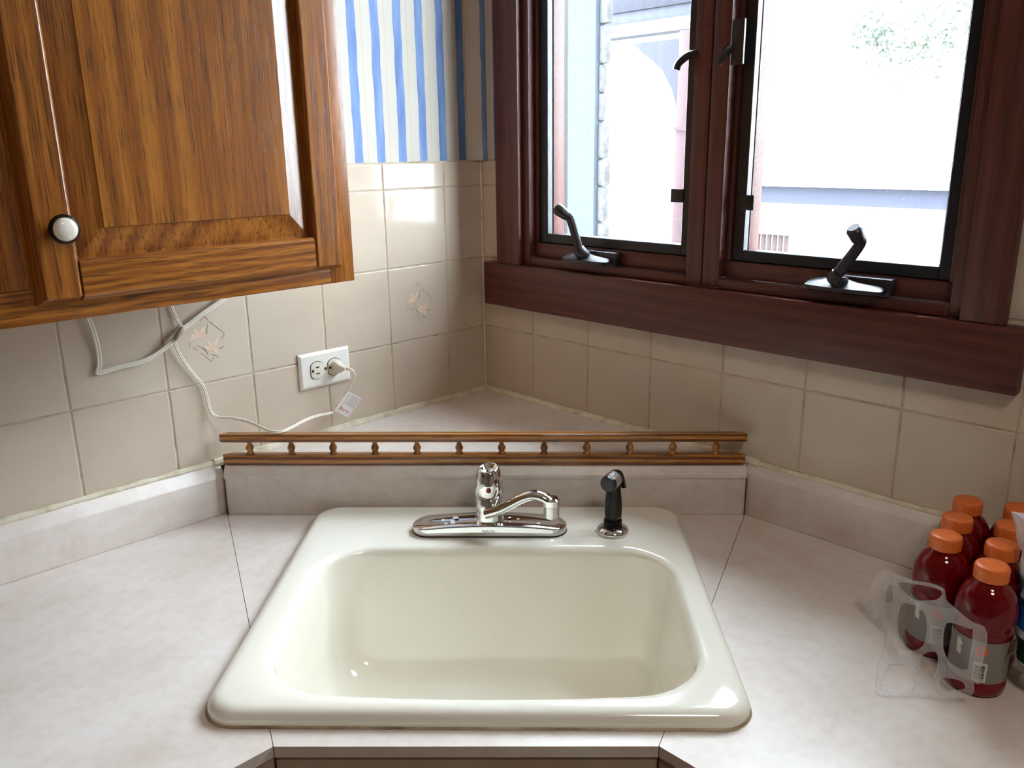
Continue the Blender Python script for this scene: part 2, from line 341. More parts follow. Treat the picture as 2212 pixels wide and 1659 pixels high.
# printed flower decor on two tiles (u right, v up in the tile)
def px(x,y): return ((x-780)/355*.0318, (865-y)/575*.0405)
def deco_print(t):
    def P3(u,v,y=.0003): return (-u,y,v)
    def strip(m,pts,w0,w1=None):
        w1=w0 if w1 is None else w1
        for i in range(len(pts)-1):
            a=Vector(pts[i]); b=Vector(pts[i+1]); d=(b-a).normalized(); n=Vector((-d.y,d.x)); ta=i/(len(pts)-1); tb=(i+1)/(len(pts)-1)
            wa=(w0+(w1-w0)*ta)/2; wbb=(w0+(w1-w0)*tb)/2
            m.add([P3(*(a+n*wa)),P3(*(a-n*wa)),P3(*(b-n*wbb)),P3(*(b+n*wbb))],[(0,1,2,3)])
    def petal(m,cx,cy,ln,wd,ang,y):
        c=Vector(px(cx,cy)); pts=[]
        for i in range(12):
            a=2*math.pi*i/12; x=ln*math.cos(a); yy=wd*math.sin(a)*(1-.35*math.cos(a)); pts.append(P3(c.x+x*math.cos(ang)-yy*math.sin(ang), c.y+x*math.sin(ang)+yy*math.cos(ang),y))
        m.add(pts,[tuple(range(12))])
    m=MB()
    for seg in [[(748,290),(683,425)],[(748,290),(840,410)],[(870,465),(935,550)],[(955,575),(1135,810)],[(1135,810),(1070,935)],[(812,1440),(875,1335)],[(812,1440),(620,1185)],[(570,1120),(480,1000)],[(450,960),(425,920)],[(425,920),(450,880)]]:
        strip(m,[px(*p) for p in seg],.0011)
    m.build('diamond_print',deco_line,t)
    m=MB()
    strip(m,[px(*p) for p in [(835,470),(805,590),(780,745)]],.0008,.0022)
    strip(m,[px(*p) for p in [(555,990),(640,1045),(700,1105)]],.0008,.0022); strip(m,[px(*p) for p in [(690,1090),(730,1160),(762,1255)]],.003,.0009)
    strip(m,[px(*p) for p in [(835,1270),(940,1345),(972,1410)]],.0022,.0008); strip(m,[px(*p) for p in [(1005,1160),(1095,1130)]],.0024,.0016)
    strip(m,[px(*p) for p in [(400,1020),(440,990)]],.0016,.0008); strip(m,[px(*p) for p in [(630,500),(625,530)]],.001); strip(m,[px(*p) for p in [(510,560),(500,600)]],.001)
    m.build('leaf_print',deco_leaf,t)
    m=MB()
    for cx,cy,k in ((645,735,1),(870,1080,1.15)):
        petal(m,cx,cy,.0066*k,.0040*k,R(72),.00035)
    m.build('petal_print',deco_petal,t)
    m=MB()
    for cx,cy,k in ((640,700,1),(880,1060,1.1)):
        for dx,dy,an in ((-95,40,150),(-60,-50,115),(70,-70,60),(40,130,-60) if cx>700 else (-120,95,175)): petal(m,cx+dx,cy+dy,.0072*k,.0024*k,R(an),.00025)
    m.build('petal_print',deco_petal2,t)
for t in deco: deco_print(t)

# ------------------------------------------------------------------ window (local x = along wall, y = into wall)
win=empty('window_1',(0,0,ZC),RROT); struct(win)
CI0,CI1=.1325,.990
box(.0655,CI0,-.020,.004,.386,WT+.09).build('casing',red_z,win,bevel=.002)
box(CI1,1.0455,-.020,.004,.386,WT+.09).build('casing',red_z,win,bevel=.002)
box(CI0+.0005,CI1-.0005,-.020,.004,WT+.005,WT+.09).build('casing',red_x,win,bevel=.002)
box(.029,1.0725,-.0235,.004,.2945,.3856).build('apron',red_x,win,bevel=.0015)
J0,J1=.150,.971; M0,M1=.533,.600; FB=.403; FY=-.006
# frame: side strips, mullion halves, sill and head, running back through the wall
def frame_strip(s0,s1,name='frame_strip'):
    box(s0,s1,FY,.030,.388,WT+.01).build(name,red_z,win,bevel=.0025)
frame_strip(CI0-.006,J0); frame_strip(J1,CI1+.006)
frame_strip(M0,.5655,'mullion'); frame_strip(.5675,M1,'mullion'); box(.5650,.5680,FY+.004,.03,.3875,WT).build('mullion_joint',seam_m,win)
box(J0,M0,FY,.034,.3865,FB).build('sill_strip',red_x,win,bevel=.002)
box(M1,J1,FY,.034,.3865,FB).build('sill_strip',red_x,win,bevel=.002)
box(J0,M0,FY,.034,WT-.02,WT+.008).build('head_strip',red_x,win,bevel=.002); box(M1,J1,FY,.034,WT-.02,WT+.008).build('head_strip',red_x,win,bevel=.002)
dark_jamb=wood('darkened_jamb','Z',lin(16,10,8),lin(26,14,11),lin(38,20,15),along=.05,pores=.2,rough=.6,coat=0)  # frame wood darkened in colour to hold down the daylight on it
# outer jamb boards
for s0,s1 in ((.126,.1495),(.534,.5985),(.9715,.994)):
    box(s0,s1,.0305,.112,.372,WT+.01).build('outer_jamb',dark_jamb,win,bevel=.002)
box(.15,.971,.0345,.132,.372,.395).build('outer_sill',red_x,win,bevel=.003)
def casement(a,b,hinge):
    # a,b : sight opening limits of the recess; wooden sash, black screen frame, glass, screen
    S0,S1=a+.0015,b-.0015; top=WT-.022
    iz0=.4485; i0=a+.031; i1=b-.034
    for x0,x1 in ((S0,i0),(i1,S1)): box(x0,x1,.034,.066,FB+.001,top).build('sash_stile',red_z,win,bevel=.002)
    box(i0,i1,.034,.066,FB+.001,iz0).build('sash_rail',red_x,win,bevel=.002); box(i0,i1,.034,.066,top-.05,top).build('sash_rail',red_x,win,bevel=.002)
    # wood cover under the screen where the crank sits
    box(S0,S1,.010,.032,FB+.0012,.4325).build('sash_cover',red_x,win,bevel=.002)
    for x0,x1 in ((S0,S0+.0085),(S1-.0085,S1)): box(x0,x1,.0105,.0315,.433,top).build('sash_cover_side',red_z,win,bevel=.0015)
    k0,k1=S0+.009,S1-.009
    fr=MB(); w_=.0205
    fr.box(k0,k0+w_,.016,.031,.4335,top-.002); fr.box(k1-w_+.004,k1,.016,.031,.4335,top-.002); fr.box(k0+w_,k1-w_+.004,.016,.031,.4335,.4515); fr.box(k0+w_,k1-w_+.004,.016,.031,top-.02,top-.002)
    f=fr.build('screen_frame',screen_fr,win,bevel=.001,seg=1)
    box(k0+.01,k1-.01,.0248,.0250,.445,top-.01).build('screen_mesh',screen_m,f)
    box(i0-.006,i1+.006,.049,.052,iz0-.006,top-.044).build('glass',glass_m,win)
    return k0,k1,f
k=casement(J0,M0,0); k2=casement(M1,J1,1)
box(.4825,.5085,.0135,.0155,.526,.549).build('pull_tab',screen_fr,k[2],bevel=.0008)
box(.6215,.6465,.0135,.0155,.518,.5425).build('pull_tab',screen_fr,k2[2],bevel=.0008)
# crank operators
def crank(s0,s1,zc,elbow,tip,pivot):
    prof=[(0,0),(.0,.0)]
    c=MB(); mid=pivot[0]
    # low winged cover: ridge in the middle, falling to both ends
    def sec(x,h,d): return [(x,.012,zc-.010),(x,-d,zc-.010),(x,-d,zc-.004),(x,-d*.55,zc+h),(x,.012,zc+h+.003)]
    c.loft([sec(s0,-.001,.024),sec(s0+.004,.001,.030),sec(mid-.02,.005,.036),sec(mid+.004,.008,.036),sec(mid+.024,.004,.036),sec(s1-.006,.001,.032),sec(s1,-.001,.026)])
    cov=c.build('crank_cover',bronze,win,smooth=True,autos=R(30))
    box(s0+.03,s1+.006,-.010,.0095,zc-.014,zc+.012).build('crank_base',bronze,cov,bevel=.002)
    a=MB()
    pv=Vector(pivot); el=Vector(elbow); tp=Vector(tip)
    a.tube([pv+Vector((.004,.012,-.010)),pv,pv+(el-pv)*.12],[.0125,.0125,.0105],12)
    a.build('crank_hub',bronze,cov,smooth=True)
    a=MB(); pts=curve_pts([pv,pv+(el-pv)*.2,el,el+(tp-el)*.4],5); n=len(pts)
    a.tube(pts,[.0098-.0026*i/n for i in range(n)],10,[.0072]*n)
    a.build('crank_arm',bronze,cov,smooth=True)
    a=MB(); d=(tp-el); a.tube([el+d*.05,el+d*.3,el+d*.85,tp],[.0078,.0105,.0118,.0085],12); a.build('crank_knob',bronze,cov,smooth=True)
crank(.258,.372,.4175,(.286,-.034,.492),(.2605,-.046,.511),(.308,-.030,.430))
crank(.764,.884,.4185,(.8490,-.032,.4830),(.8430,-.048,.5065),(.8160,-.032,.430))
# sash lock on the mullion and its neighbour
lk=box(.6035,.6260,-.0115,-.0062,.744,.811).build('lock_plate',bronze,win,bevel=.0015)
MB().tube(curve_pts([(.606,-.013,.772),(.600,-.020,.762),(.591,-.024,.746)],4),[.008,.0078,.0076,.007,.0068,.006,.0055,.005,.004],8,.004).build('lock_lever',bronze,lk,smooth=True)
MB().tube(curve_pts([(.5325,-.002,.768),(.522,-.012,.764),(.512,-.020,.753),(.509,-.022,.743)],4),.0065,8,.009).build('lock_lever',bronze,win,smooth=True)

# ------------------------------------------------------------------ worktop: three laminate sections, low backsplash, corner ledge
top=empty('worktop',(0,0,ZC-.04)); tag(top,'pale beige laminate corner worktop with mitred joints around the sink','worktop')
ZT=.04    # worktop surface in the local frame
AL=(-.4425,-.4885); AR=(.4695,-.5065); FL_=(-.190,-1.0862); FR_=(.2285,-1.0882)
def lw2(s,o): return (-Q*s+Q*o,-Q*s-Q*o)
def rw2(s,o): return (Q*s-Q*o,-Q*s-Q*o)
DL=(AL[0]+(FL_[0]-AL[0])*1.0,); SG=.0005
sl=-Q*(FL_[0]+FL_[1]); ol=Q*(FL_[0]-FL_[1]); sr=Q*(FR_[0]-FR_[1]); orr=-Q*(FR_[0]+FR_[1])
polyC=[(AL[0]+SG,AL[1]+.02),(AR[0]-SG,AR[1]+.02),(AR[0]-SG,AR[1]),(FR_[0]-SG,FR_[1]),(FL_[0]+SG,FL_[1]),(AL[0]+SG,AL[1])]
polyL=[(AL[0]-SG,AL[1]),(FL_[0]-SG,FL_[1]),lw2(2.3,ol),lw2(2.3,.001),lw2(.63,.001)]
polyR=[(AR[0]+SG,AR[1]),rw2(.66,.001),rw2(2.3,.001),rw2(2.3,orr),(FR_[0]+SG,FR_[1])]
cut=MB().prism([(-.262,-.525),(.327,-.535),(.318,-1.040),(-.268,-1.030)],-.3,.3).build('cutter',None,top)
def inset_poly(poly,d):
    c=Vector((0,-.9)); return poly
for poly in (polyC,polyL,polyR):
    for z0,z1,nm,mt in ((ZT-.014,ZT,'top_panel',lam_m),(ZT-.040,ZT-.0142,'edge_build_up',lam_edge)):
        pl=poly
        if nm=='edge_build_up':
            cx=sum(p[0] for p in poly)/len(poly); cy=sum(p[1] for p in poly)/len(poly)
            pl=[(p[0],p[1]) for p in poly]
        o=MB().prism(pl,z0,z1).build(nm,mt,top)
        md=o.modifiers.new('b','BOOLEAN'); md.object=cut; md.operation='DIFFERENCE'; md.solver='EXACT'
        bpy.context.view_layer.update()
        dg=bpy.context.evaluated_depsgraph_get(); me=bpy.data.meshes.new_from_object(o.evaluated_get(dg)); o.modifiers.clear(); o.data=me
        if nm=='edge_build_up': o.location=(0,.0035,0)
bpy.data.objects.remove(cut)
# dark line of each mitre joint
for a,b in ((AL,FL_),(AR,FR_)):
    d=(Vector(b)-Vector(a)).normalized(); n=Vector((-d.y,d.x))*.0007; a_,b_=Vector(a),Vector(b)
    for t0,t1 in ((0,.68 if a is AL else .54),(.93,1)):
     a=tuple(a_+(b_-a_)*t0); b=tuple(a_+(b_-a_)*t1)
     MB().prism([(a[0]+n.x,a[1]+n.y),(a[0]-n.x,a[1]-n.y),(b[0]-n.x,b[1]-n.y+.0012),(b[0]+n.x,b[1]+n.y+.0012)],ZT-.038,ZT-.0004).build('joint',seam_m,top)
# low backsplash along both walls (local section: off, z)
def splash(nm,pt,s0,s1,sec):
    rings=[[pt(s,o)+(ZT+z,) for o,z in sec] for s in (s0,s1)]
    return MB().loft(rings).build(nm,lam_m,top,bevel=.0012)
splash('backsplash',lw2,.6505,2.3,[(.001,0.0003),(.0215,.0003),(.0215,.069),(.0185,.0735),(.004,.0915),(.001,.0915)])
splash('backsplash',rw2,.680,2.3,[(.001,.0003),(.0215,.0003),(.0215,.078),(.0185,.082),(.004,.0915),(.001,.0915)])
# corner ledge: triangular shelf with a chamfered front and an upstand face
e1=Vector(AL); e2=Vector(AR); ed=(e2-e1).normalized(); en=Vector((-ed.y,ed.x))   # en points to the corner
def led(t,b): 
    p=e1+ed*t+en*b; return (p.x,p.y)
LL=(e2-e1).length
rings=[]
for t in (.0006,LL-.0006):
    rings.append([led(t,b)+(ZT+z,) for b,z in ((.02,.0003),(.002,.0003),(.002,.069),(-.0008,.0695),(-.0008,.076),(.007,.0885),(.010,.0905),(.02,.0905))])
MB().loft(rings).build('ledge_face',lam_m,top,bevel=.0008)
MB().prism([led(.0006,.0201),led(LL-.0006,.0201),rw2(.675,.0015),rw2(.0,.0015),lw2(.64,.0015)],ZT+.070,ZT+.0905).build('ledge_top',lam_m,top)
for p in (led(.0003,.0),led(LL-.0003,.0)):
    MB().box(p[0]-.0006,p[0]+.0006,p[1]-.0005,p[1]+.004,ZT+.0005,ZT+.070).build('joint',seam_m,top)
# caulk beads
def bead(pt,s0,s1,r,seed):
    n=int((s1-s0)/.02)+2; rnd=random.Random(seed); pts=[pt(s0+(s1-s0)*i/(n-1),.003)+(ZT+.0915+rnd.uniform(-.0006,.0006),) for i in range(n)]
    MB().tube(pts,[r*rnd.uniform(.85,1.15) for _ in pts],8).build('caulk_bead',caulk_m,top,smooth=True)
bead(lw2,.002,.66,.0078,1); bead(rw2,.002,.70,.0078,2); bead(lw2,.645,2.2,.0052,3); bead(rw2,.69,2.2,.0052,4)
# base cabinet under the worktop
bc=empty('base_cabinet',(0,0,0)); tag(bc,'brown corner base cabinet below the sink worktop','cabinet')
k_=.030
def shr(p,dx,dy): return (p[0]+dx,p[1]+dy)
MB().prism([lw2(.03,.03),lw2(2.25,.03),lw2(2.25,ol-.035),lw2(sl+.012,ol-.035),rw2(sr+.012,orr-.035),rw2(2.25,orr-.035),rw2(2.25,.03)],.10,ZC-.24).build('body',oak_z,bc)
mb=MB()
for a,b in ((lw2(2.25,ol-.016),lw2(sl+.006,ol-.016)),(lw2(sl+.006,ol-.016),rw2(sr+.006,orr-.016)),(rw2(sr+.006,orr-.016),rw2(2.25,orr-.016))):
    a=Vector(a); b=Vector(b); d=(b-a).normalized(); n=Vector((-d.y,d.x))*.010
    if n.y<0: n=-n
    MB().prism([tuple(a),tuple(b),tuple(b+n),tuple(a+n)],ZC-.2405,ZC-.0415).build('front_rail',oak_x,bc)
MB().prism([lw2(.03,.05),lw2(2.2,.05),lw2(2.2,ol-.10),lw2(sl+.04,ol-.10),rw2(sr+.04,orr-.10),rw2(2.2,orr-.10),rw2(2.2,.05)],0,.0995).build('toe_kick',seam_m,bc)
a=Vector(lw2(sl+.012,ol-.035)); b=Vector(rw2(sr+.012,orr-.035)); m_=(a+b)/2
for x0,x1 in ((a.x+.03,m_.x-.002),(m_.x+.002,b.x-.03)):
    d=box(x0,x1,a.y-.022,a.y-.002,.13,ZC-.27).build('door',oak_z,bc,bevel=.004); box(x0+.045,x1-.045,a.y-.026,a.y-.0215,.19,ZC-.33).build('panel',oak_z,d,bevel=.004)

# ------------------------------------------------------------------ sink
SK=empty('sink',(.0322,-.776,ZC+.0003),R(-.9)); tag(SK,'almond enamel single bowl drop-in kitchen sink set in the corner worktop','sink')
def rrect(cx,cy,hw,hd,r,z,bf=0,bs=0,bb=0,nc=10,ns=16):
    pts=[]; cs=[(hw-r,-hd+r,-90),(hw-r,hd-r,0),(-hw+r,hd-r,90),(-hw+r,-hd+r,180)]
    for i,(x,y,a0) in enumerate(cs):
        for k in range(nc+1):
            a=R(a0+90*k/nc); pts.append((x+r*math.cos(a),y+r*math.sin(a)))
        nx,ny,na=cs[(i+1)%4]; a=R(a0+90); p=Vector((x+r*math.cos(a),y+r*math.sin(a))); a=R(na); q_=Vector((nx+r*math.cos(a),ny+r*math.sin(a)))
        for k in range(1,ns): t=k/ns; pts.append(tuple(p+(q_-p)*t))
    out=[]
    for x,y in pts:
        u,v=x/hw,y/hd
        if v<0: y-=bf*(1-u*u)*min(1,-v)**2
        else: y+=bb*(1-u*u)*v*v
        x+=bs*(1-v*v)*u
        out.append((cx+x,cy+y,z))
    return out
HW,HD=.3135,.2825; ox,oy=.0045,-.0625; iw,idp=.262,.1745; RZ=.0195
rings=[]
for ins,z in ((.000,0),(-.0005,.004),(.0002,.009),(.0028,.0138),(.0068,.017),(.011,.0188),(.0165,.0195)): rings.append(rrect(0,0,HW-ins,HD-ins,.040-ins*.4,z))
for ins,z in ((-.0095,.0194),(-.006,.0188),(-.0025,.0170),(.0005,.0135),(.0028,.008),(.0045,-.002),(.009,-.05),(.015,-.11),(.020,-.145),(.029,-.167),(.044,-.180),(.072,-.187)):
    rings.append(rrect(ox,oy,iw-ins,idp-ins,max(.078-max(ins,0)*2.2,.040),z,bf=.0155,bs=.006,bb=.004))
for f in (.45,.2): rings.append([(ox+(x-ox)*f/.7, oy+(y-oy)*f/.7, -.187-.004*(1-f)) for x,y,z in rrect(ox,oy,iw*.7,idp*.7,.06,0)])
MB().loft(rings,cap0=False,cap1=True).build('basin',enamel,SK,smooth=True,autos=R(60))
dr=MB().lathe([(.030,-.1905),(.046,-.1895),(.050,-.1885),(.050,-.191)],32,(ox,oy,0)).build('drain_ring',chrome,SK,smooth=True)
MB().lathe([(.001,-.1895),(.012,-.1875),(.034,-.1885),(.036,-.1900)],24,(ox,oy,0)).build('strainer',chrome_dull,SK,smooth=True)
mb=MB(); ck=rrect(0,0,HW+.0025,HD+.0025,.041,.0003); ck2=rrect(0,0,HW-.002,HD-.002,.039,.004); mb.loft([ck,ck2,rrect(0,0,HW-.003,HD-.003,.039,.0004)],cap0=False,cap1=False); mb.build('caulk_line',mat('sink_caulk',lin(176,158,128),.5,noise_c=[(14,4,[(.35,lin(120,96,70)),(.6,lin(190,174,148))])]),SK,smooth=True)

# ------------------------------------------------------------------ faucet
FZ=ZC+.0199
fa=empty('faucet',(.0285,-.597,FZ),R(-.9)); tag(fa,'chrome single-lever kitchen faucet on an oval deck plate behind the sink bowl','faucet')
def stadium(hw,hd,zf,n=20):
    out=[]
    for i in range(n+1): a=R(-90+180*i/n); out.append((hw-hd+hd*math.cos(a),hd*math.sin(a)))
    m=14
    for i in range(1,m): out.append((hw-hd-(2*(hw-hd))*i/m, hd))
    for i in range(n+1): a=R(90+180*i/n); out.append((-hw+hd+hd*math.cos(a),hd*math.sin(a)))
    for i in range(1,m): out.append((-hw+hd+(2*(hw-hd))*i/m,-hd))
    return [(x,y,zf(x,y)) for x,y in out]
hh=lambda x:.0115+.0085*(1-(x/.126)**2)
HB=.0275
rings=[stadium(.126,HB,lambda x,y:.0012),stadium(.126,HB,lambda x,y:hh(x)*.88),stadium(.1254,HB-.0006,lambda x,y:hh(x)*.97),stadium(.1238,HB-.0022,lambda x,y:hh(x)+.0004),stadium(.112,HB-.013,lambda x,y:hh(x)+.0006),stadium(.1,.004,lambda x,y:hh(x)-.0002)]
pl=MB().loft(rings).build('deck_plate',chrome,fa,smooth=True,autos=R(35))
MB().loft([stadium(.1268,HB+.001,lambda x,y:-.0005),stadium(.1268,HB+.001,lambda x,y:.0014)]).build('gasket',black_pl,fa)
MB().lathe([(.0255,.017),(.0240,.0205),(.0228,.024),(.0222,.040),(.0222,.0600),(.0212,.0612),(.019,.0612)],36).build('body',chrome,fa,smooth=True)
MB().lathe([(.0200,.0606),(.0200,.0626)],36).build('body_joint',black_pl,fa)
prof=[(.0215,.0622),(.0226,.0630),(.0236,.0690),(.0244,.0770),(.0244,.0840),(.0238,.0920),(.0226,.1000),(.0208,.1080),(.0192,.1135),(.0178,.1168),(.0162,.1178),(.0142,.1168),(.011,.1118),(.006,.1085),(.001,.1078)]
hb=MB().lathe(prof,40)
hb.v=[(x*(1 if z<.075 else 1-.10*(z-.075)/.04), y, z+ (0 if z<.10 else (y*.16+x*.10)*min(1,(z-.10)/.014))) for x,y,z in hb.v]
hb.v=[(x,y,.0622+(z-.0622)*.86) for x,y,z in hb.v]
hd=hb.build('handle',chrome,fa,smooth=True,autos=R(60))
for sg,mt in ((-1,mat('indicator_red',lin(190,24,24),.3)),(1,black_pl)):
    pts=[(sg*.0042*math.sin(R(180*i/10)),.0042*math.cos(R(180*i/10))) for i in range(11)]
    MB().prism(pts,-.0262,-.0235,axis=1).build('indicator',mt,hd).location=(.0010,0,.0800)
sp=curve_pts([(-.003,-.0225,.0395),(.012,-.0275,.0465),(.032,-.0295,.0570),(.050,-.0315,.0680),(.064,-.0332,.0748),(.076,-.0346,.0765),(.087,-.0360,.0740),(.0955,-.0370,.0690),(.1005,-.0376,.0640)],4)
n=len(sp)
MB().tube(sp,[.0088-.0016*math.sin(math.pi*i/(n-1))+.001*(i/(n-1)) for i in range(n)],16,[.0100-.0005*math.sin(math.pi*i/(n-1))+.0032*(i/(n-1))**2 for i in range(n)],up=(-.35,-.05,1)).build('spout',chrome,fa,smooth=True,autos=R(60))
MB().lathe([(.0100,.0735),(.0132,.0705),(.0138,.0615),(.0128,.0605)],28,(.1005,-.0376,0)).build('spout_end',chrome,fa,smooth=True)
MB().lathe([(.0118,.0608),(.0124,.0602),(.0126,.0415),(.0116,.0405),(.0090,.0406),(.0090,.043)],28,(.1005,-.0376,0)).build('aerator',chrome_dull,fa,smooth=True)
# faint maker's mark on the front edge and water spots on the plate
def text_mesh(body,size,mt,parent,name):
    cu=bpy.data.curves.new(name,'FONT'); cu.body=body; cu.size=size; cu.align_x='CENTER'; cu.align_y='CENTER'; cu.extrude=.00008
    o=bpy.data.objects.new('t',cu); COL.objects.link(o); bpy.context.view_layer.update()
    me=bpy.data.meshes.new_from_object(o.evaluated_get(bpy.context.evaluated_depsgraph_get())); bpy.data.objects.remove(o); me.materials.clear()
    return link(name,me,mt,parent)
tx=text_mesh('PEERLESS',.0052,mat('etched_mark',(.42,.43,.44,1),.5,1),pl,'maker_mark'); tx.location=(-.0005,-HB-.00035,.0105); tx.rotation_euler=(R(90),0,0)
spot=mat('water_spot',lin(214,220,232),.5)
rnd=random.Random(3)
for x,y,r in ((-.0560,.006,.0052),(-.0610,-.004,.0048),(-.0590,-.012,.0046),(-.0760,.0,.0036),(-.0700,-.0135,.0035),(-.0470,-.0105,.0014),(.0330,.004,.0026),(.0470,.0,.0024),(.0340,-.0120,.0020),(.0800,-.0120,.0030),(.0560,-.007,.0008),(.0410,-.0085,.0007)):
    MB().lathe([(r,0),(r*.9,.00012),(r*.3,.00016)],12,(x,y,hh(x)+.00075)).build('water_spot',spot,pl)

# side sprayer
sy=empty('sprayer',(.2290,-.6070,FZ)); tag(sy,'black pull-out side sprayer with chrome flange right of the faucet','sprayer')
MB().lathe([(.0255,-.0003),(.0262,.003),(.0248,.0065),(.0205,.0095),(.0170,.0105),(.0150,.0105)],36).build('flange',chrome,sy,smooth=True)
MB().lathe([(.0155,.0095),(.0158,.011),(.0146,.0125),(.0146,.0215),(.0140,.0225),(.0128,.0225)],28).build('collar',black_pl,sy,smooth=True)
def octo(r,z,cx=0,cy=0): return [(cx+r*math.cos(R(22.5+45*i)),cy+r*math.sin(R(22.5+45*i)),z) for i in range(8)]
MB().loft([octo(.0125,.0222),octo(.0128,.025),octo(.0142,.0285),octo(.0146,.044),octo(.0138,.058),octo(.0122,.072),octo(.0115,.086),octo(.0100,.094)]).build('grip',black_pl,sy,smooth=True,autos=R(15))
ax=Vector((-.50,-.85,-.05)).normalized(); hc=Vector((-.001,.0,.0905))
he=MB().tube([hc-ax*.013,hc-ax*.010,hc-ax*.001],[.0110,.0125,.0128],24).build('head',black_pl,sy,smooth=True)
MB().tube([hc-ax*.004,hc-ax*.003,hc+ax*.0145,hc+ax*.0155],[.0130,.0139,.0139,.0130],28).build('head_ring',chrome_dull,sy,smooth=True)
MB().tube([hc+ax*.010,hc+ax*.0165,hc+ax*.0205,hc+ax*.0210,hc+ax*.0195,hc+ax*.0195],[.0132,.0138,.0128,.0105,.0085,.004],28).build('nozzle',black_pl,sy,smooth=True)
lv=curve_pts([hc-ax*.004+Vector((0,0,.011)),hc-ax*.014+Vector((.003,0,.008)),hc-ax*.020+Vector((.005,0,-.006)),hc-ax*.022+Vector((.007,0,-.0215))],4)
MB().tube(lv,[.0035]*len(lv),8,[.007]*len(lv)).build('lever',black_pl,sy,smooth=True)

# ------------------------------------------------------------------ gallery rail on the ledge
GR=empty('gallery_rail',(.0100,-.4790,ZC+.0908),R(-1.4)); tag(GR,'slim oak spindle gallery rail lying along the ledge behind the faucet','rail')
def rail(z0,z1,x0,x1):
    d=.0098; c=.009
    poly=[(x0,-d*.2),(x0+.002,-d*.75),(x0+c,-d),(x1-c,-d),(x1-.002,-d*.75),(x1,-d*.2),(x1-.016,d),(x0+.016,d)]
    return MB().prism(poly,z0,z1).build('rail',oak_rail,GR,bevel=.0022,seg=2)
rail(0,.0185,-.456,.459); rail(.0420,.0562,-.459,.4605)
pr_=[(.0066,.0180),(.0070,.0192),(.0066,.0205),(.0052,.0225),(.0046,.0238),(.0062,.0262),(.0070,.0290),(.0066,.0318),(.0048,.0350),(.0036,.0372),(.0040,.0390),(.0056,.0410),(.0068,.0424)]
spm=MB().lathe(pr_,14).mesh(smooth=True,name='spindle',autos=R(70)); spm.materials.append(oak_sp)
for i in range(12): link('spindle',spm,None,GR,(-.4075+i*.0741,0,0))

# ------------------------------------------------------------------ outlet and cord on the left wall (local: x along wall, y off)
OU=empty('outlet',LP(.4212,0,.2195),LROT); tag(OU,'white duplex wall outlet turned sideways on the left tiled wall','outlet')
W2,H2=.0558,.0347
MB().loft([[(-W2,.0004,-H2),(W2,.0004,-H2),(W2,.0004,H2),(-W2,.0004,H2)],[(-W2,.003,-H2),(W2,.003,-H2),(W2,.003,H2),(-W2,.003,H2)],[(-W2+.005,.0062,-H2+.005),(W2-.005,.0062,-H2+.005),(W2-.005,.0062,H2-.005),(-W2+.005,.0062,H2-.005)]]).build('cover_plate',white_pl,OU,bevel=.0008,seg=2)
def recept(cx):
    pts=[]
    r=.0168; hwid=.0135
    for i in range(32):
        a=2*math.pi*i/32; x=max(-hwid,min(hwid,r*math.cos(a))); pts.append((cx+x,r*math.sin(a)))
    MB().prism([(cx+(p[0]-cx)*1.07,p[1]*1.06) for p in pts],.0060,.00645,axis=1).build('receptacle_gap',slot_m,OU)
    rc=MB().prism(pts,.0060,.0082,axis=1).build('receptacle',ivory_pl,OU,bevel=.0006)
    for z in (.0062,-.0062): box(cx-.0045,cx+.0032,.0078,.00835,z-.0013,z+.0013).build('slot',slot_m,rc)
    MB().prism([(cx+.0098+.0026*math.cos(R(20*i)),.0028*math.sin(R(20*i))) for i in range(18)],.0078,.00835,axis=1).build('ground_hole',slot_m,rc)
recept(.0190); recept(-.0190)
sc_=MB().prism([(.0032*math.cos(R(20*i)),.0032*math.sin(R(20*i))) for i in range(18)],.0060,.0074,axis=1).build('screw',brass,OU,bevel=.0004)
o=box(-.003,.003,.0072,.00755,-.0005,.0005).build('screw_slot',slot_m,sc_); o.rotation_euler=(0,R(50),0)

CD=empty('power_cord',LP(.53,0,.12),LROT); tag(CD,'white flat lamp cord looping from the cabinet underside to the wall outlet','cord')
cb=(.53,0,.12)
def cp(s,o,z): return Vector((s-cb[0],o-cb[1],z-cb[2]))
def zip_cord(name,pts,wd=.0021,k=6,mt=None):
    path=curve_pts(pts,k); m=MB()
    for sg in (-1,1):
        p2=[]
        for i,p in enumerate(path):
            t=(path[min(i+1,len(path)-1)]-path[max(i-1,0)]).normalized(); n=t.cross(Vector((0,1,0)))
            n=n.normalized() if n.length>.2 else Vector((0,0,1)); p2.append(p+n*sg*wd*.55)
        m.tube(p2,wd*.62,8)
    return m.build(name,mt or cord_m,CD,smooth=True)
zip_cord('cord',[cp(.598,.010,.400),cp(.6095,.0105,.3824),cp(.6465,.010,.3635),cp(.6811,.010,.3441),cp(.6955,.0105,.3354),cp(.7115,.0095,.320),cp(.7365,.008,.3048),cp(.7638,.007,.2966),cp(.7969,.006,.2945),cp(.8250,.005,.2912),cp(.8285,.005,.2940),cp(.8240,.005,.3056),cp(.8234,.006,.3318),cp(.8265,.008,.3582),cp(.8312,.009,.3815),cp(.835,.010,.402)],.0034)
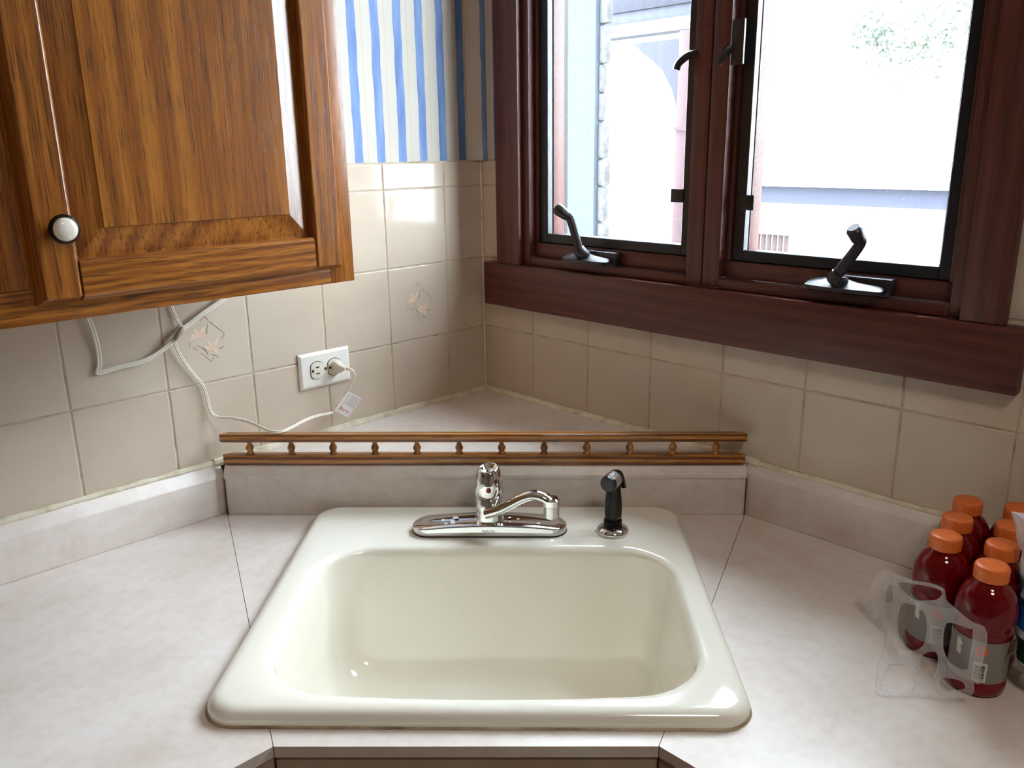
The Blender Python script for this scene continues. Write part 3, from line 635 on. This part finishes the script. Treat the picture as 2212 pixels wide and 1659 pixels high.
zip_cord('cord',[cp(.703,.005,.402),cp(.701,.005,.3845),cp(.694,.006,.3563),cp(.690,.012,.3441),cp(.6936,.0145,.3393),cp(.701,.0145,.3303),cp(.7039,.011,.319),cp(.6961,.008,.2938),cp(.680,.006,.2624),cp(.6642,.006,.237),cp(.659,.006,.2109),cp(.656,.007,.1882),cp(.6473,.012,.1765),cp(.6283,.025,.1732),cp(.6104,.040,.1671),cp(.5981,.065,.1595),cp(.5874,.085,.1525),cp(.5716,.0926,.1500),cp(.5473,.085,.1496),cp(.509,.060,.1462),cp(.4677,.040,.1426),cp(.4192,.023,.1350),cp(.4135,.024,.1445),cp(.3960,.030,.1680),cp(.3845,.036,.1890),cp(.3800,.041,.2035),cp(.3835,.042,.2135),cp(.391,.038,.2180),cp(.3960,.031,.2190)],.0023)
# knot and plug
MB().tube(curve_pts([cp(.690,.0135,.343),cp(.694,.0175,.338),cp(.701,.0185,.331),cp(.7045,.0145,.325)],5),[.0028,.003,.0034,.0038,.0042,.0045,.0046,.0046,.0046,.0045,.0042,.0038,.0034,.003,.0028,.0026][:16],10,.0026).build('knot',mat('cord_knot',lin(150,138,118),.4),CD,smooth=True)
pc=cp(.4000,0,.2195)
def prr(y,w_,h_,dx=0,dz=0): return [(pc.x+dx+sx*w_,y,pc.z+dz+sz*h_) for sx,sz in ((-.75,-1),(.75,-1),(1,-.7),(1,.7),(.75,1),(-.75,1),(-1,.7),(-1,-.7))]
MB().loft([prr(.0084,.0080,.0118),prr(.014,.0082,.0120),prr(.022,.0072,.0100),prr(.027,.0055,.0062,-.001),prr(.031,.0040,.0040,-.0025),prr(.036,.0030,.0032,-.005,-.0006)]).build('plug',ivory_pl,CD,bevel=.0008)
# caution flag folded round the cord
T=[cp(.4195,.0265,.1390),cp(.3905,.0340,.1722),cp(.3640,.0365,.1530),cp(.3935,.0290,.1185)]
tn=(T[1]-T[0]).cross(T[2]-T[1]).normalized()
if tn.y<0: tn=-tn
m=MB(); m.add(T+[p+tn*.0004 for p in T],[(0,1,2,3),(4,5,6,7),(0,1,5,4),(1,2,6,5),(2,3,7,6),(3,0,4,7)]); fg=m.build('warning_tag',tag_m,CD)
U=(T[1]-T[0]); V=(T[3]-T[0])
def tg(u,v,h=.0006): return T[0]+U*u+V*v+tn*h
def tstrip(m,u0,u1,v0,v1): m.add([tg(u0,v0),tg(u1,v0),tg(u1,v1),tg(u0,v1)],[(0,1,2,3)])
m=MB()
rnd=random.Random(5)
for i,u in enumerate((.90,.81,.72,.63,.54,.47)):
    v=.32
    while v<.93:
        ln=rnd.uniform(.06,.16); tstrip(m,u-.012,u+.016,v,min(.95,v+ln)); v+=ln+.03
m.build('fine_print',ink_grey,fg)
ct=text_mesh('CAUTION',.0085,ink_red,fg,'caution_print')
xd=-V.normalized(); yd=-U.normalized(); zd=tn if (xd.cross(yd)).dot(tn)>0 else -tn
if (xd.cross(yd)).dot(tn)<0: pass
mw=Matrix((xd,yd,xd.cross(yd))).transposed().to_4x4(); mw.translation=tg(.21,.42,.0007); ct.matrix_local=mw
m=MB()
for u in (.1,.17,.24,.31,.40,.48,.56,.64,.72,.80,.88): tstrip(m,u-.015,u+.015,.04,.20)
m.build('fine_print',mat('pink_print',lin(206,150,146),.5),fg)
MB().tube([T[0]-U*.04,T[0]+U*.5,T[1]],.0042,10,.0026).build('tag_wrap',tag_m,fg,smooth=True)

# ------------------------------------------------------------------ upper cabinet on the left wall
UC=empty('upper_cabinet',LP(1.0,0,.434),LROT); tag(UC,'honey oak wall cabinet with raised panel door on the left wall','cabinet')
def ub(x0,x1,y0,y1,z0,z1): return box(x0-1.0,x1-1.0,y0,y1,z0-.434,z1-.434)
CB,CT=.434,1.20; CX0,CX1=.541,1.463
mb=MB(); 
for a in ((CX0,CX0+.016,.002,.286,CB+.004,CT),(CX1-.016,CX1,.002,.286,CB+.004,CT),(CX0+.016,CX1-.016,.002,.286,CB+.012,CB+.028),(CX0+.016,CX1-.016,.002,.286,CT-.016,CT),(CX0+.016,CX1-.016,.002,.008,CB+.028,CT-.016)):
    mb.box(a[0]-1,a[1]-1,a[2],a[3],a[4]-.434,a[5]-.434)
mb.build('carcass',oak_z,UC)
ub(CX0,CX0+.040,.2862,.3055,CB,CT).build('frame_stile',oak_z,UC,bevel=.0008); ub(CX1-.04,CX1,.2862,.3055,CB,CT).build('frame_stile',oak_z,UC,bevel=.0008)
ub(.966,1.038,.2862,.3055,CB+.0405,CT-.0405).build('frame_stile',oak_z,UC,bevel=.0008)
ub(CX0+.0403,CX1-.0403,.2862,.3055,CB,CB+.040).build('frame_rail',oak_x,UC,bevel=.0008); ub(CX0+.0403,CX1-.0403,.2862,.3055,CT-.04,CT).build('frame_rail',oak_x,UC,bevel=.0008)
def door(s0,s1,knob_s,first):
    y0,y1=.3062,.3255; zb,zt=CB+.0225,CT-.022; c=.007; sw=.047; rw=.049
    D=empty('door',(s0-1.0,0,zb-.434)); D.parent=UC
    W_,H_=s1-s0,zt-zb
    # stile sections in (x,y): chamfered outer edge, small bead on the inner edge
    def stile(x_out,x_in):
        sg=1 if x_in>x_out else -1
        pr=[(x_out,y0),(x_out,y1-.010),(x_out+sg*c,y1),(x_in-sg*.003,y1),(x_in,y1-.003),(x_in,y0)]
        m=MB(); vs=[]
        for z in (0,H_):
            for i,(x,y) in enumerate(pr):
                zz=z
                vs.append((x,y,zz))
        n=len(pr); m.add(vs,[tuple(range(n)),tuple(range(n,2*n))]+[(i,(i+1)%n,n+(i+1)%n,n+i) for i in range(n)])
        # chamfer the end (top and bottom) edges
        m.v=[(x,y,(z+(c if y>y1-.004 else 0)) if z<H_/2 else (z-(c if y>y1-.004 else 0))) for x,y,z in m.v]
        return m.build('stile',oak_z,D,bevel=.0008,seg=1)
    stile(0,sw); stile(W_,W_-sw)
    for lo in (True,False):
        zz=lambda z: z if lo else H_-z
        pr=[(y0,0),(y1-.010,0),(y1,c),(y1,rw-.003),(y1-.003,rw),(y0,rw)]
        MB().prism([(y,zz(z)) for y,z in pr],sw+.0004,W_-sw-.0004,axis=0).build('door_rail',oak_x,D,bevel=.0008,seg=1)
    bx=.0345; f0=y1-.003; f1=y1-.0125
    def rg(i,y): return [(sw+i,y,rw+i),(W_-sw-i,y,rw+i),(W_-sw-i,y,H_-rw-i),(sw+i,y,H_-rw-i)]
    MB().loft([rg(-.004,y0+.002),rg(-.004,f1),rg(.002,f1),rg(bx-.001,f0-.0025),rg(bx,f0)]).build('panel',oak_panel if first else oak_z,D)
    kz=.5425-zb; kx=knob_s-s0
    kb=MB(); kb.loft([[(kx+r*math.cos(2*math.pi*i/28),y,kz+r*math.sin(2*math.pi*i/28)) for i in range(28)] for r,y in ((.007,y1-.001),(.007,y1+.010),(.0160,y1+.014),(.0168,y1+.0165),(.0150,y1+.0195),(.0135,y1+.0205))])
    kn=kb.build('knob',knob_m,D,smooth=True)
    kb=MB(); kb.loft([[(kx+r*math.cos(2*math.pi*i/28),y,kz+r*math.sin(2*math.pi*i/28)) for i in range(28)] for r,y in ((.0132,y1+.019),(.0130,y1+.0215),(.0112,y1+.0240),(.0070,y1+.0258),(.0015,y1+.0264))])
    kb.build('knob_face',porcelain,kn,smooth=True)
oak_panel=wood('oak_panel','Z',lin(98,50,12),lin(150,88,27),lin(184,119,44),along=.07,ring_scale=26,distort=3.5,vary=0,origin=(-.14,0.05,-.028),ringmix=.24)
door(.5685,.9755,.9435,True); door(1.0285,1.4355,1.060,False)

# ------------------------------------------------------------------ drink bottles
def bottle_at(x,y,rz,label,first=[None]):
    if first[0] is None:
        b=empty('bottle',(0,0,ZC))
        prof=[(.024,.0006),(.0285,.0012),(.0315,.005),(.0322,.011),(.0318,.016),(.0308,.018),(.0306,.020),(.0306,.074),(.0308,.077),(.0316,.0795),(.0306,.0825),(.0302,.0845),(.0316,.088),(.0327,.094),(.0327,.102),(.0318,.110),(.0296,.1195),(.0262,.1275),(.0215,.1335),(.0172,.1368),(.0166,.140)]
        MB().lathe(prof,40).build('bottle_body',liquid,b,smooth=True,autos=R(70))
        def band(a0,a1,z0,z1,r,nm,mt,par,n=None):
            n=n or max(2,int((a1-a0)/6)); vs=[]; fs=[]
            for i in range(n+1):
                a=R(a0+(a1-a0)*i/n)
                for z in (z0,z1): vs.append((r*math.cos(a),r*math.sin(a),z)); vs.append(((r-.0002)*math.cos(a),(r-.0002)*math.sin(a),z))
            for i in range(n):
                k=4*i; fs+=[(k,k+4,k+6,k+2)]
            return MB().add(vs,fs).build(nm,mt,par,smooth=True)
        lb=band(0,360,.0205,.0735,.0311,'label',label_g,b,60)
        # barcode panel, orange blob, white letter edge and red flash, angles measured from local -y (front = 270)
        band(262,288,.0225,.0470,.03125,'barcode_panel',label_w,lb)
        m=None
        z=.0250
        rb=random.Random(11)
        mbz=MB()
        while z<.0430:
            t=rb.choice((.0004,.0007,.0011)); n=6; base=len(mbz.v)
            for i in range(n+1):
                a=R(264+20*i/n)
                for zz in (z,z+t): mbz.v.append((.0314*math.cos(a),.0314*math.sin(a),zz))
            for i in range(n): k=base+2*i; mbz.f.append((k,k+2,k+3,k+1))
            z+=t+rb.choice((.0004,.0006,.001))
        mbz.build('barcode_bars',label_k,lb)
        bl=MB(); pts=[]
        for i in range(16):
            a=2*math.pi*i/16; r=.0062*(1+.22*math.cos(a-.8)); pts.append((r*math.cos(a),r*math.sin(a)*1.05))
        bl.add([(.0314*math.cos(R(272)+p[0]/.0314),.0314*math.sin(R(272)+p[0]/.0314),.0610+p[1]) for p in pts],[tuple(range(16))]); bl.build('orange_mark',label_o,lb)
        bl=MB(); pts=[(-.004,.0690),(.001,.0690),(.001,.0660),(.0036,.0650),(.0036,.0600),(.0015,.0598),(.0015,.0585),(.0030,.0560),(.0028,.0485),(-.003,.0495),(-.004,.058)]
        bl.add([(.0314*math.cos(R(228)+p[0]/.0314),.0314*math.sin(R(228)+p[0]/.0314),p[1]) for p in pts],[tuple(range(len(pts)))]); bl.build('white_letter_edge',label_w,lb)
        bl=MB(); pts=[(-.003,.046),(.004,.072),(.010,.072),(.004,.060),(.008,.060)]
        bl.add([(.0314*math.cos(R(330)+p[0]/.0314),.0314*math.sin(R(330)+p[0]/.0314),p[1]) for p in pts],[tuple(range(len(pts)))]); bl.build('red_flash',label_r,lb)
        c=MB(); n=72; rings=[]
        for r,z,kn in ((.0176,.1402,0),(.0182,.1407,1),(.0183,.1535,1),(.0179,.1560,0),(.0166,.1574,0),(.011,.1572,0)):
            rings.append([((r+(.00025 if (i%2 and kn) else 0))*math.cos(2*math.pi*i/n),(r+(.00025 if (i%2 and kn) else 0))*math.sin(2*math.pi*i/n),z) for i in range(n)])
        c.loft(rings).build('cap',cap_m,b,smooth=True,autos=R(50))
        first[0]=b; o=b
    else:
        src=first[0]; o=src.copy(); COL.objects.link(o)
        for ch in src.children:
            c=ch.copy(); COL.objects.link(c); c.parent=o
            for g_ in ch.children:
                d=g_.copy(); COL.objects.link(d); d.parent=c
    o.location=(x,y,ZC+.0003); o.rotation_euler=(0,0,rz); tag(o,label,'bottle','red drink bottles on the right worktop')
    return o
bl=[(.621,-.982,-30,'red drink bottle with orange cap, nearest one in the right-hand row'),
    (.606,-.905,-26,'red drink bottle with orange cap, nearest one in the left-hand row'),
    (.646,-.853,40,'red drink bottle with orange cap, middle one of the left-hand row'),
    (.686,-.801,80,'red drink bottle with orange cap, farthest of the left-hand row by the backsplash'),
    (.661,-.930,30,'red drink bottle with orange cap, second in the right-hand row'),
    (.701,-.878,60,'red drink bottle with orange cap, third in the right-hand row beside the bag'),
    (.741,-.826,10,'red drink bottle with orange cap, last of the right-hand row, mostly behind the bag')]
for x,y,a,lb in bl: bottle_at(x,y,R(a),lb)

# clear plastic six-pack carrier slumped in front of the two nearest bottles
def smooth_loop(pts,k=5):
    P_=[Vector(p) for p in pts]; n=len(P_); out=[]
    for i in range(n):
        a,b,c,d=P_[i-1],P_[i],P_[(i+1)%n],P_[(i+2)%n]
        for j in range(k):
            t=j/k; out.append(.5*((2*b)+(c-a)*t+(2*a-5*b+4*c-d)*t*t+(3*b-a-3*c+d)*t**3))
    return out
outer=[(-0.1031,0.0594),(-0.0778,0.0866),(-0.0548,0.0922),(-0.0287,0.0998),(0.0269,0.1191),(0.0409,0.1076),(0.0756,0.1042),(0.1004,0.1048),(0.1019,0.0441),(0.0929,0.0348),(0.0896,0.0142),(0.0517,-0.0101),(0.0063,-0.0393),(-0.0477,-0.0781),(-0.063,-0.0495),(-0.0582,-0.0043),(-0.0686,0.0204),(-0.0869,0.0094),(-0.1021,0.025)]
holes=[[(-0.0506,0.08),(-0.0319,0.0929),(0.0122,0.1109),(0.0301,0.1148),(0.0258,0.1038),(0.0077,0.0909),(-0.0241,0.0753)],
 [(-0.0419,0.0531),(-0.0229,0.0668),(-0.0021,0.0731),(0.0068,0.0689),(0.0107,0.0393),(-0.0,0.0182),(-0.0201,0.0052),(-0.0333,0.0013)],
 [(-0.0708,0.0648),(-0.0625,0.0719),(-0.0581,0.0583),(-0.0612,0.0492),(-0.0684,0.0459)],
 [(0.0436,0.0818),(0.0769,0.0949),(0.0827,0.0949),(0.0858,0.0644),(0.0806,0.044),(0.0627,0.0375),(0.0521,0.0397),(0.0441,0.0543)],
 [(-0.0453,-0.0376),(-0.0338,-0.0215),(-0.0126,-0.0101),(-.001,-0.0156),(-.001,-0.0363),(-0.0453,-0.0649)],
 [(0.0062,0.0077),(0.0139,0.022),(0.0286,0.0331),(0.0370,0.0296),(0.0381,0.0113),(0.0257,-0.0008),(0.013,-0.0017)],
 [(0.0499,0.0126),(0.076,0.0261),(0.0807,0.0183),(0.0529,-0.0005),(0.0458,.004)]]
cu=bpy.data.curves.new('c','CURVE'); cu.dimensions='2D'; cu.fill_mode='BOTH'
for lp in [outer]+holes:
    pts=smooth_loop(lp); s_=cu.splines.new('POLY'); s_.points.add(len(pts)-1); s_.use_cyclic_u=True
    for i,p in enumerate(pts): s_.points[i].co=(p.x*10,p.y*10,0,1)
tmp=bpy.data.objects.new('t',cu); COL.objects.link(tmp); bpy.context.view_layer.update()
me=bpy.data.meshes.new_from_object(tmp.evaluated_get(bpy.context.evaluated_depsgraph_get())); bpy.data.objects.remove(tmp)
bm=bmesh.new(); bm.from_mesh(me); bmesh.ops.remove_doubles(bm,verts=bm.verts,dist=.002); bmesh.ops.triangulate(bm,faces=bm.faces)
for _ in range(5):
    es=[e for e in bm.edges if e.calc_length()>.09]
    if not es: break
    bmesh.ops.subdivide_edges(bm,edges=es,cuts=1); bmesh.ops.triangulate(bm,faces=[f for f in bm.faces if len(f.verts)>3])
A_=Vector((.5755,-.9400,0)); dd=Vector((.015,-.077,0)).normalized(); nn=Vector((-.98,-.19,0)).normalized(); ee=Vector((-.52,-.855,0)); base=Vector((.57,-.96,0))
for v in bm.verts:
    t,z=v.co.x/10,v.co.y/10
    wv=noise.noise(Vector((t*38,z*38,2.3))); w2=noise.noise(Vector((t*16,z*16,7.1)))
    if z>.008: p=A_+dd*t+nn*(.004+.004*wv+.006*abs(w2))+Vector((0,0,z+.0015))
    else:
        h=max(0,.008-z); p=A_+dd*t+nn*(.004+.004*wv+.006*abs(w2))*max(0,1-h*20)+ee*1.6*h*.95+Vector((0,0,max(.0012,.0095-h*.6)+.0025*abs(wv)+.002*abs(w2)))
    v.co=p-base
bmesh.ops.recalc_face_normals(bm,faces=bm.faces)
me2=bpy.data.meshes.new('ring_carrier'); bm.to_mesh(me2); bm.free()
for p in me2.polygons: p.use_smooth=True
rc_=link('ring_carrier',me2,film_m); rc_.location=(base.x,base.y,ZC)
so=rc_.modifiers.new('s','SOLIDIFY'); so.thickness=.0004
tag(rc_,'clear plastic six-pack ring carrier slumped against the two nearest red bottles','carrier')

# crinkled bag at the right edge
bgE=empty('plastic_bag',(.755,-1.0,ZC)); tag(bgE,'crinkled clear plastic bag with blue and green print right of the bottles','bag')
def bag_surface(u,v):   # u angle 0..1, v height 0..1
    L0=[(.680,-.995),(.6625,-.988),(.6545,-.988),(.6640,-.970),(.6645,-.955),(.6535,-.946)]; zs=[0,.037,.073,.118,.160,.200]
    f=v*5; i=min(4,int(f)); t=f-i
    lx=L0[i][0]+(L0[i+1][0]-L0[i][0])*t; ly=L0[i][1]+(L0[i+1][1]-L0[i][1])*t; z=zs[i]+(zs[i+1]-zs[i])*t
    rx,ry=.86-.03*v,-1.05; th=.052*(1-.75*v**2.2)
    a=2*math.pi*u; c=Vector(((lx+rx)/2,(ly+ry)/2)); h=Vector(((rx-lx)/2,(ry-ly)/2)); n=Vector((h.y,-h.x)).normalized()
    ca,sa=math.cos(a),math.sin(a)
    p=c-h*(math.copysign(abs(ca)**.8,ca))+n*th*sa
    k=Vector((p.x*42,p.y*42,z*42)); dsp=.0035*noise.noise(k)+.0022*noise.noise(k*2.4)
    q_=(p-c).normalized(); p=p+q_*(dsp-.002)
    return (p.x-.755,p.y+1.0,z+.0008+.012*max(0,v-.8)*5*(.4+.6*math.sin(u*40))*(.5) )
nu,nv=72,30
m=MB(); m.loft([[bag_surface(i/nu,j/nv) for i in range(nu)] for j in range(nv+1)]); bgo=m.build('bag_film',bag_m,bgE,smooth=True,autos=R(80))
def bag_patch(nm,col,u0,u1,v0,v1):
    n,mm=10,10; vs=[]; fs=[]
    for j in range(mm+1):
        for i in range(n+1):
            p=Vector(bag_surface(u0+(u1-u0)*i/n,v0+(v1-v0)*j/mm)); c=Vector((.01,0,p.z)); d=(p-c); d.z=0; vs.append(p+d.normalized()*.0008)
    for j in range(mm):
        for i in range(n): k=j*(n+1)+i; fs.append((k,k+1,k+n+2,k+n+1))
    MB().add(vs,fs).build(nm,mat(nm+'_ink',col,.35),bgE,smooth=True)
bag_patch('blue_print',lin(30,96,168),-.07,.10,.44,.58); bag_patch('pale_blue_print',lin(92,160,204),-.06,.04,.60,.69); bag_patch('green_print',lin(24,66,44),-.06,.12,.22,.40)
bag_patch('white_print',lin(206,206,196),-.08,.08,.08,.20); bag_patch('orange_print',lin(214,150,96),-.05,.02,.71,.76)

# ------------------------------------------------------------------ outdoors (seen through the window)
def out_empty(nm,s,off,z,rz=RROT): return empty(nm,RP(s,-off,z),rz)
ground=MB().box(-14,14,.3,26,-.02,0).build('ground',mat('yard_gravel',lin(88,87,84),.85,noise_c=[(1.5,4,[(.3,lin(82,81,78)),(.7,lin(96,95,92))])]))
ground.location=(0,0,-.35); ground.rotation_euler=(0,0,RROT); struct(ground)
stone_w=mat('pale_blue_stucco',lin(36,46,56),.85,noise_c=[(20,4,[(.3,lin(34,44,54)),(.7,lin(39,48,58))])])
stone_e=mat('rough_stone',lin(52,50,52),.9,noise_c=[(30,4,[(.3,lin(38,36,40)),(.7,lin(70,68,66))])])
pier=out_empty('stucco_pier',-1.15,1.62,-.9); tag(pier,'pale blue stucco pier with ragged stone edge outside the left sash','pier')
box(-.9,.098,0,.06,-.36,3.2).build('pier_face',stone_w,pier)
rnd=random.Random(2); z=-.36
mb_list=[]
stm=[box(0,.018+.009*k,0,.04,0,.11+.02*(k%3)).mesh(bevel=.012,seg=2,name='edge_stone') for k in range(4)]
for s_ in stm: s_.materials.append(stone_e)
i=0
while z<3.1:
    k=rnd.randrange(4); link('edge_stone',stm[k],None,pier,(.0985,.02,z)); z+=.115+.02*(k%3); i+=1
porch=out_empty('porch_roof',-1.8,3.1,1.2); tag(porch,'dark shaded porch eave across the top of the left sash','porch roof')
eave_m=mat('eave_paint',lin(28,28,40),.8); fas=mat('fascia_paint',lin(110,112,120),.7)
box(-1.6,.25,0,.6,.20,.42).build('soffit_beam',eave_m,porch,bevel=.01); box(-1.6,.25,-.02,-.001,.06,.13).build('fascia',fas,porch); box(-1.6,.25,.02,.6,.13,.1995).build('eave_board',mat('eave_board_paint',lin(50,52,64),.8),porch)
post=out_empty('porch_post',-1.60,3.05,-1.25); tag(post,'reddish wooden porch post with curved bracket seen through the left sash','post')
red_post=mat('post_paint',lin(58,36,40),.8)
box(-.035,.035,0,.09,0,2.5).build('shaft',red_post,post,bevel=.006)
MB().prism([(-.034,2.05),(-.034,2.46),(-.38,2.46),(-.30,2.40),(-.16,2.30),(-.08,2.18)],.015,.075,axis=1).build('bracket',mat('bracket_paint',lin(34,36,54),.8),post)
for zz in (.35,.75,1.15,1.55,1.95): box(-.047,.047,-.006,.096,zz,zz+.022).build('post_band',red_post,post)
shed=out_empty('far_shed',-2.2,7.0,-1.26); tag(shed,'long low shed with shadowed eave beyond the yard, in the right sash','shed')
box(-2.0,2.2,.3,2.2,0,1.27).build('wall',mat('shed_wall',lin(150,146,142),.8),shed); box(-2.05,2.25,.0,2.4,1.275,1.45).build('roof_edge',mat('shed_fascia',lin(44,46,62),.8),shed)
MB().prism([(-.1,1.45),(2.5,1.45),(1.2,1.95)],-2.1,2.3,axis=0).build('roof',mat('shed_roof',lin(150,148,148),.8),shed)
nh=out_empty('added_house',-3.5,12.2,-1.26); tag(nh,'large added house wall hiding the low sky behind the shed','house')  # added house, made tall to block low sky light from the room
box(-9,9,0,4,0,6.2).build('wall',mat('house_siding',lin(92,91,89),.8),nh)
MB().prism([(-.5,6.2),(4.5,6.2),(2,8.6)],-9.3,9.3,axis=0).build('roof',mat('house_roof',lin(110,108,108),.85),nh)
fence=out_empty('picket_fence',-1.55,4.0,-1.26); tag(fence,'reddish picket fence corner low in the right sash','fence')
fm=mat('fence_stain',lin(58,40,38),.8); pkm=box(0,.028,0,.02,0,1.29).mesh(bevel=.003,seg=1,name='picket'); pkm.materials.append(fm)
for i in range(8): link('picket',pkm,None,fence,(-.14+i*.042,.0,.0))
box(-.2,.21,-.03,.05,1.2905,1.325).build('top_rail',mat('fence_cap',lin(170,168,164),.7),fence); box(-.2,.2,.021,.05,.35,.41).build('cross_rail',fm,fence)
tree=out_empty('tree',-2.75,10.6,-1.26); tag(tree,'sunlit leafy tree beyond the shed at the top of the right sash','tree')
MB().tube([(0,0,0),(.03,0,1.2),(-.05,.02,2.4),(.1,0,3.6)],[.12,.10,.07,.03],10).build('trunk',mat('bark',lin(120,104,90),.9),tree,smooth=True)
m=MB(); rnd=random.Random(9)
for i in range(1500):
    c=rnd.choice([(-.55,0,3.05,.55),(.1,0,3.25,.6),(.5,.1,3.5,.6),(-.2,.2,3.9,.7),(-1.1,.1,3.3,.3)])
    d=Vector((rnd.gauss(0,1),rnd.gauss(0,1),rnd.gauss(0,.55))).normalized()*c[3]*rnd.random()**.4; p=Vector(c[:3])+d
    a=Vector((rnd.gauss(0,1),rnd.gauss(0,1),rnd.gauss(0,1))).normalized(); b=a.orthogonal().normalized(); s_=rnd.uniform(.03,.06)
    m.add([p-a*s_,p+b*s_*.5,p+a*s_,p-b*s_*.5],[(0,1,2,3)])
lv_=m.build('foliage',mat('leaf_green',lin(88,100,84),.7),tree); lv_['kind']='stuff'
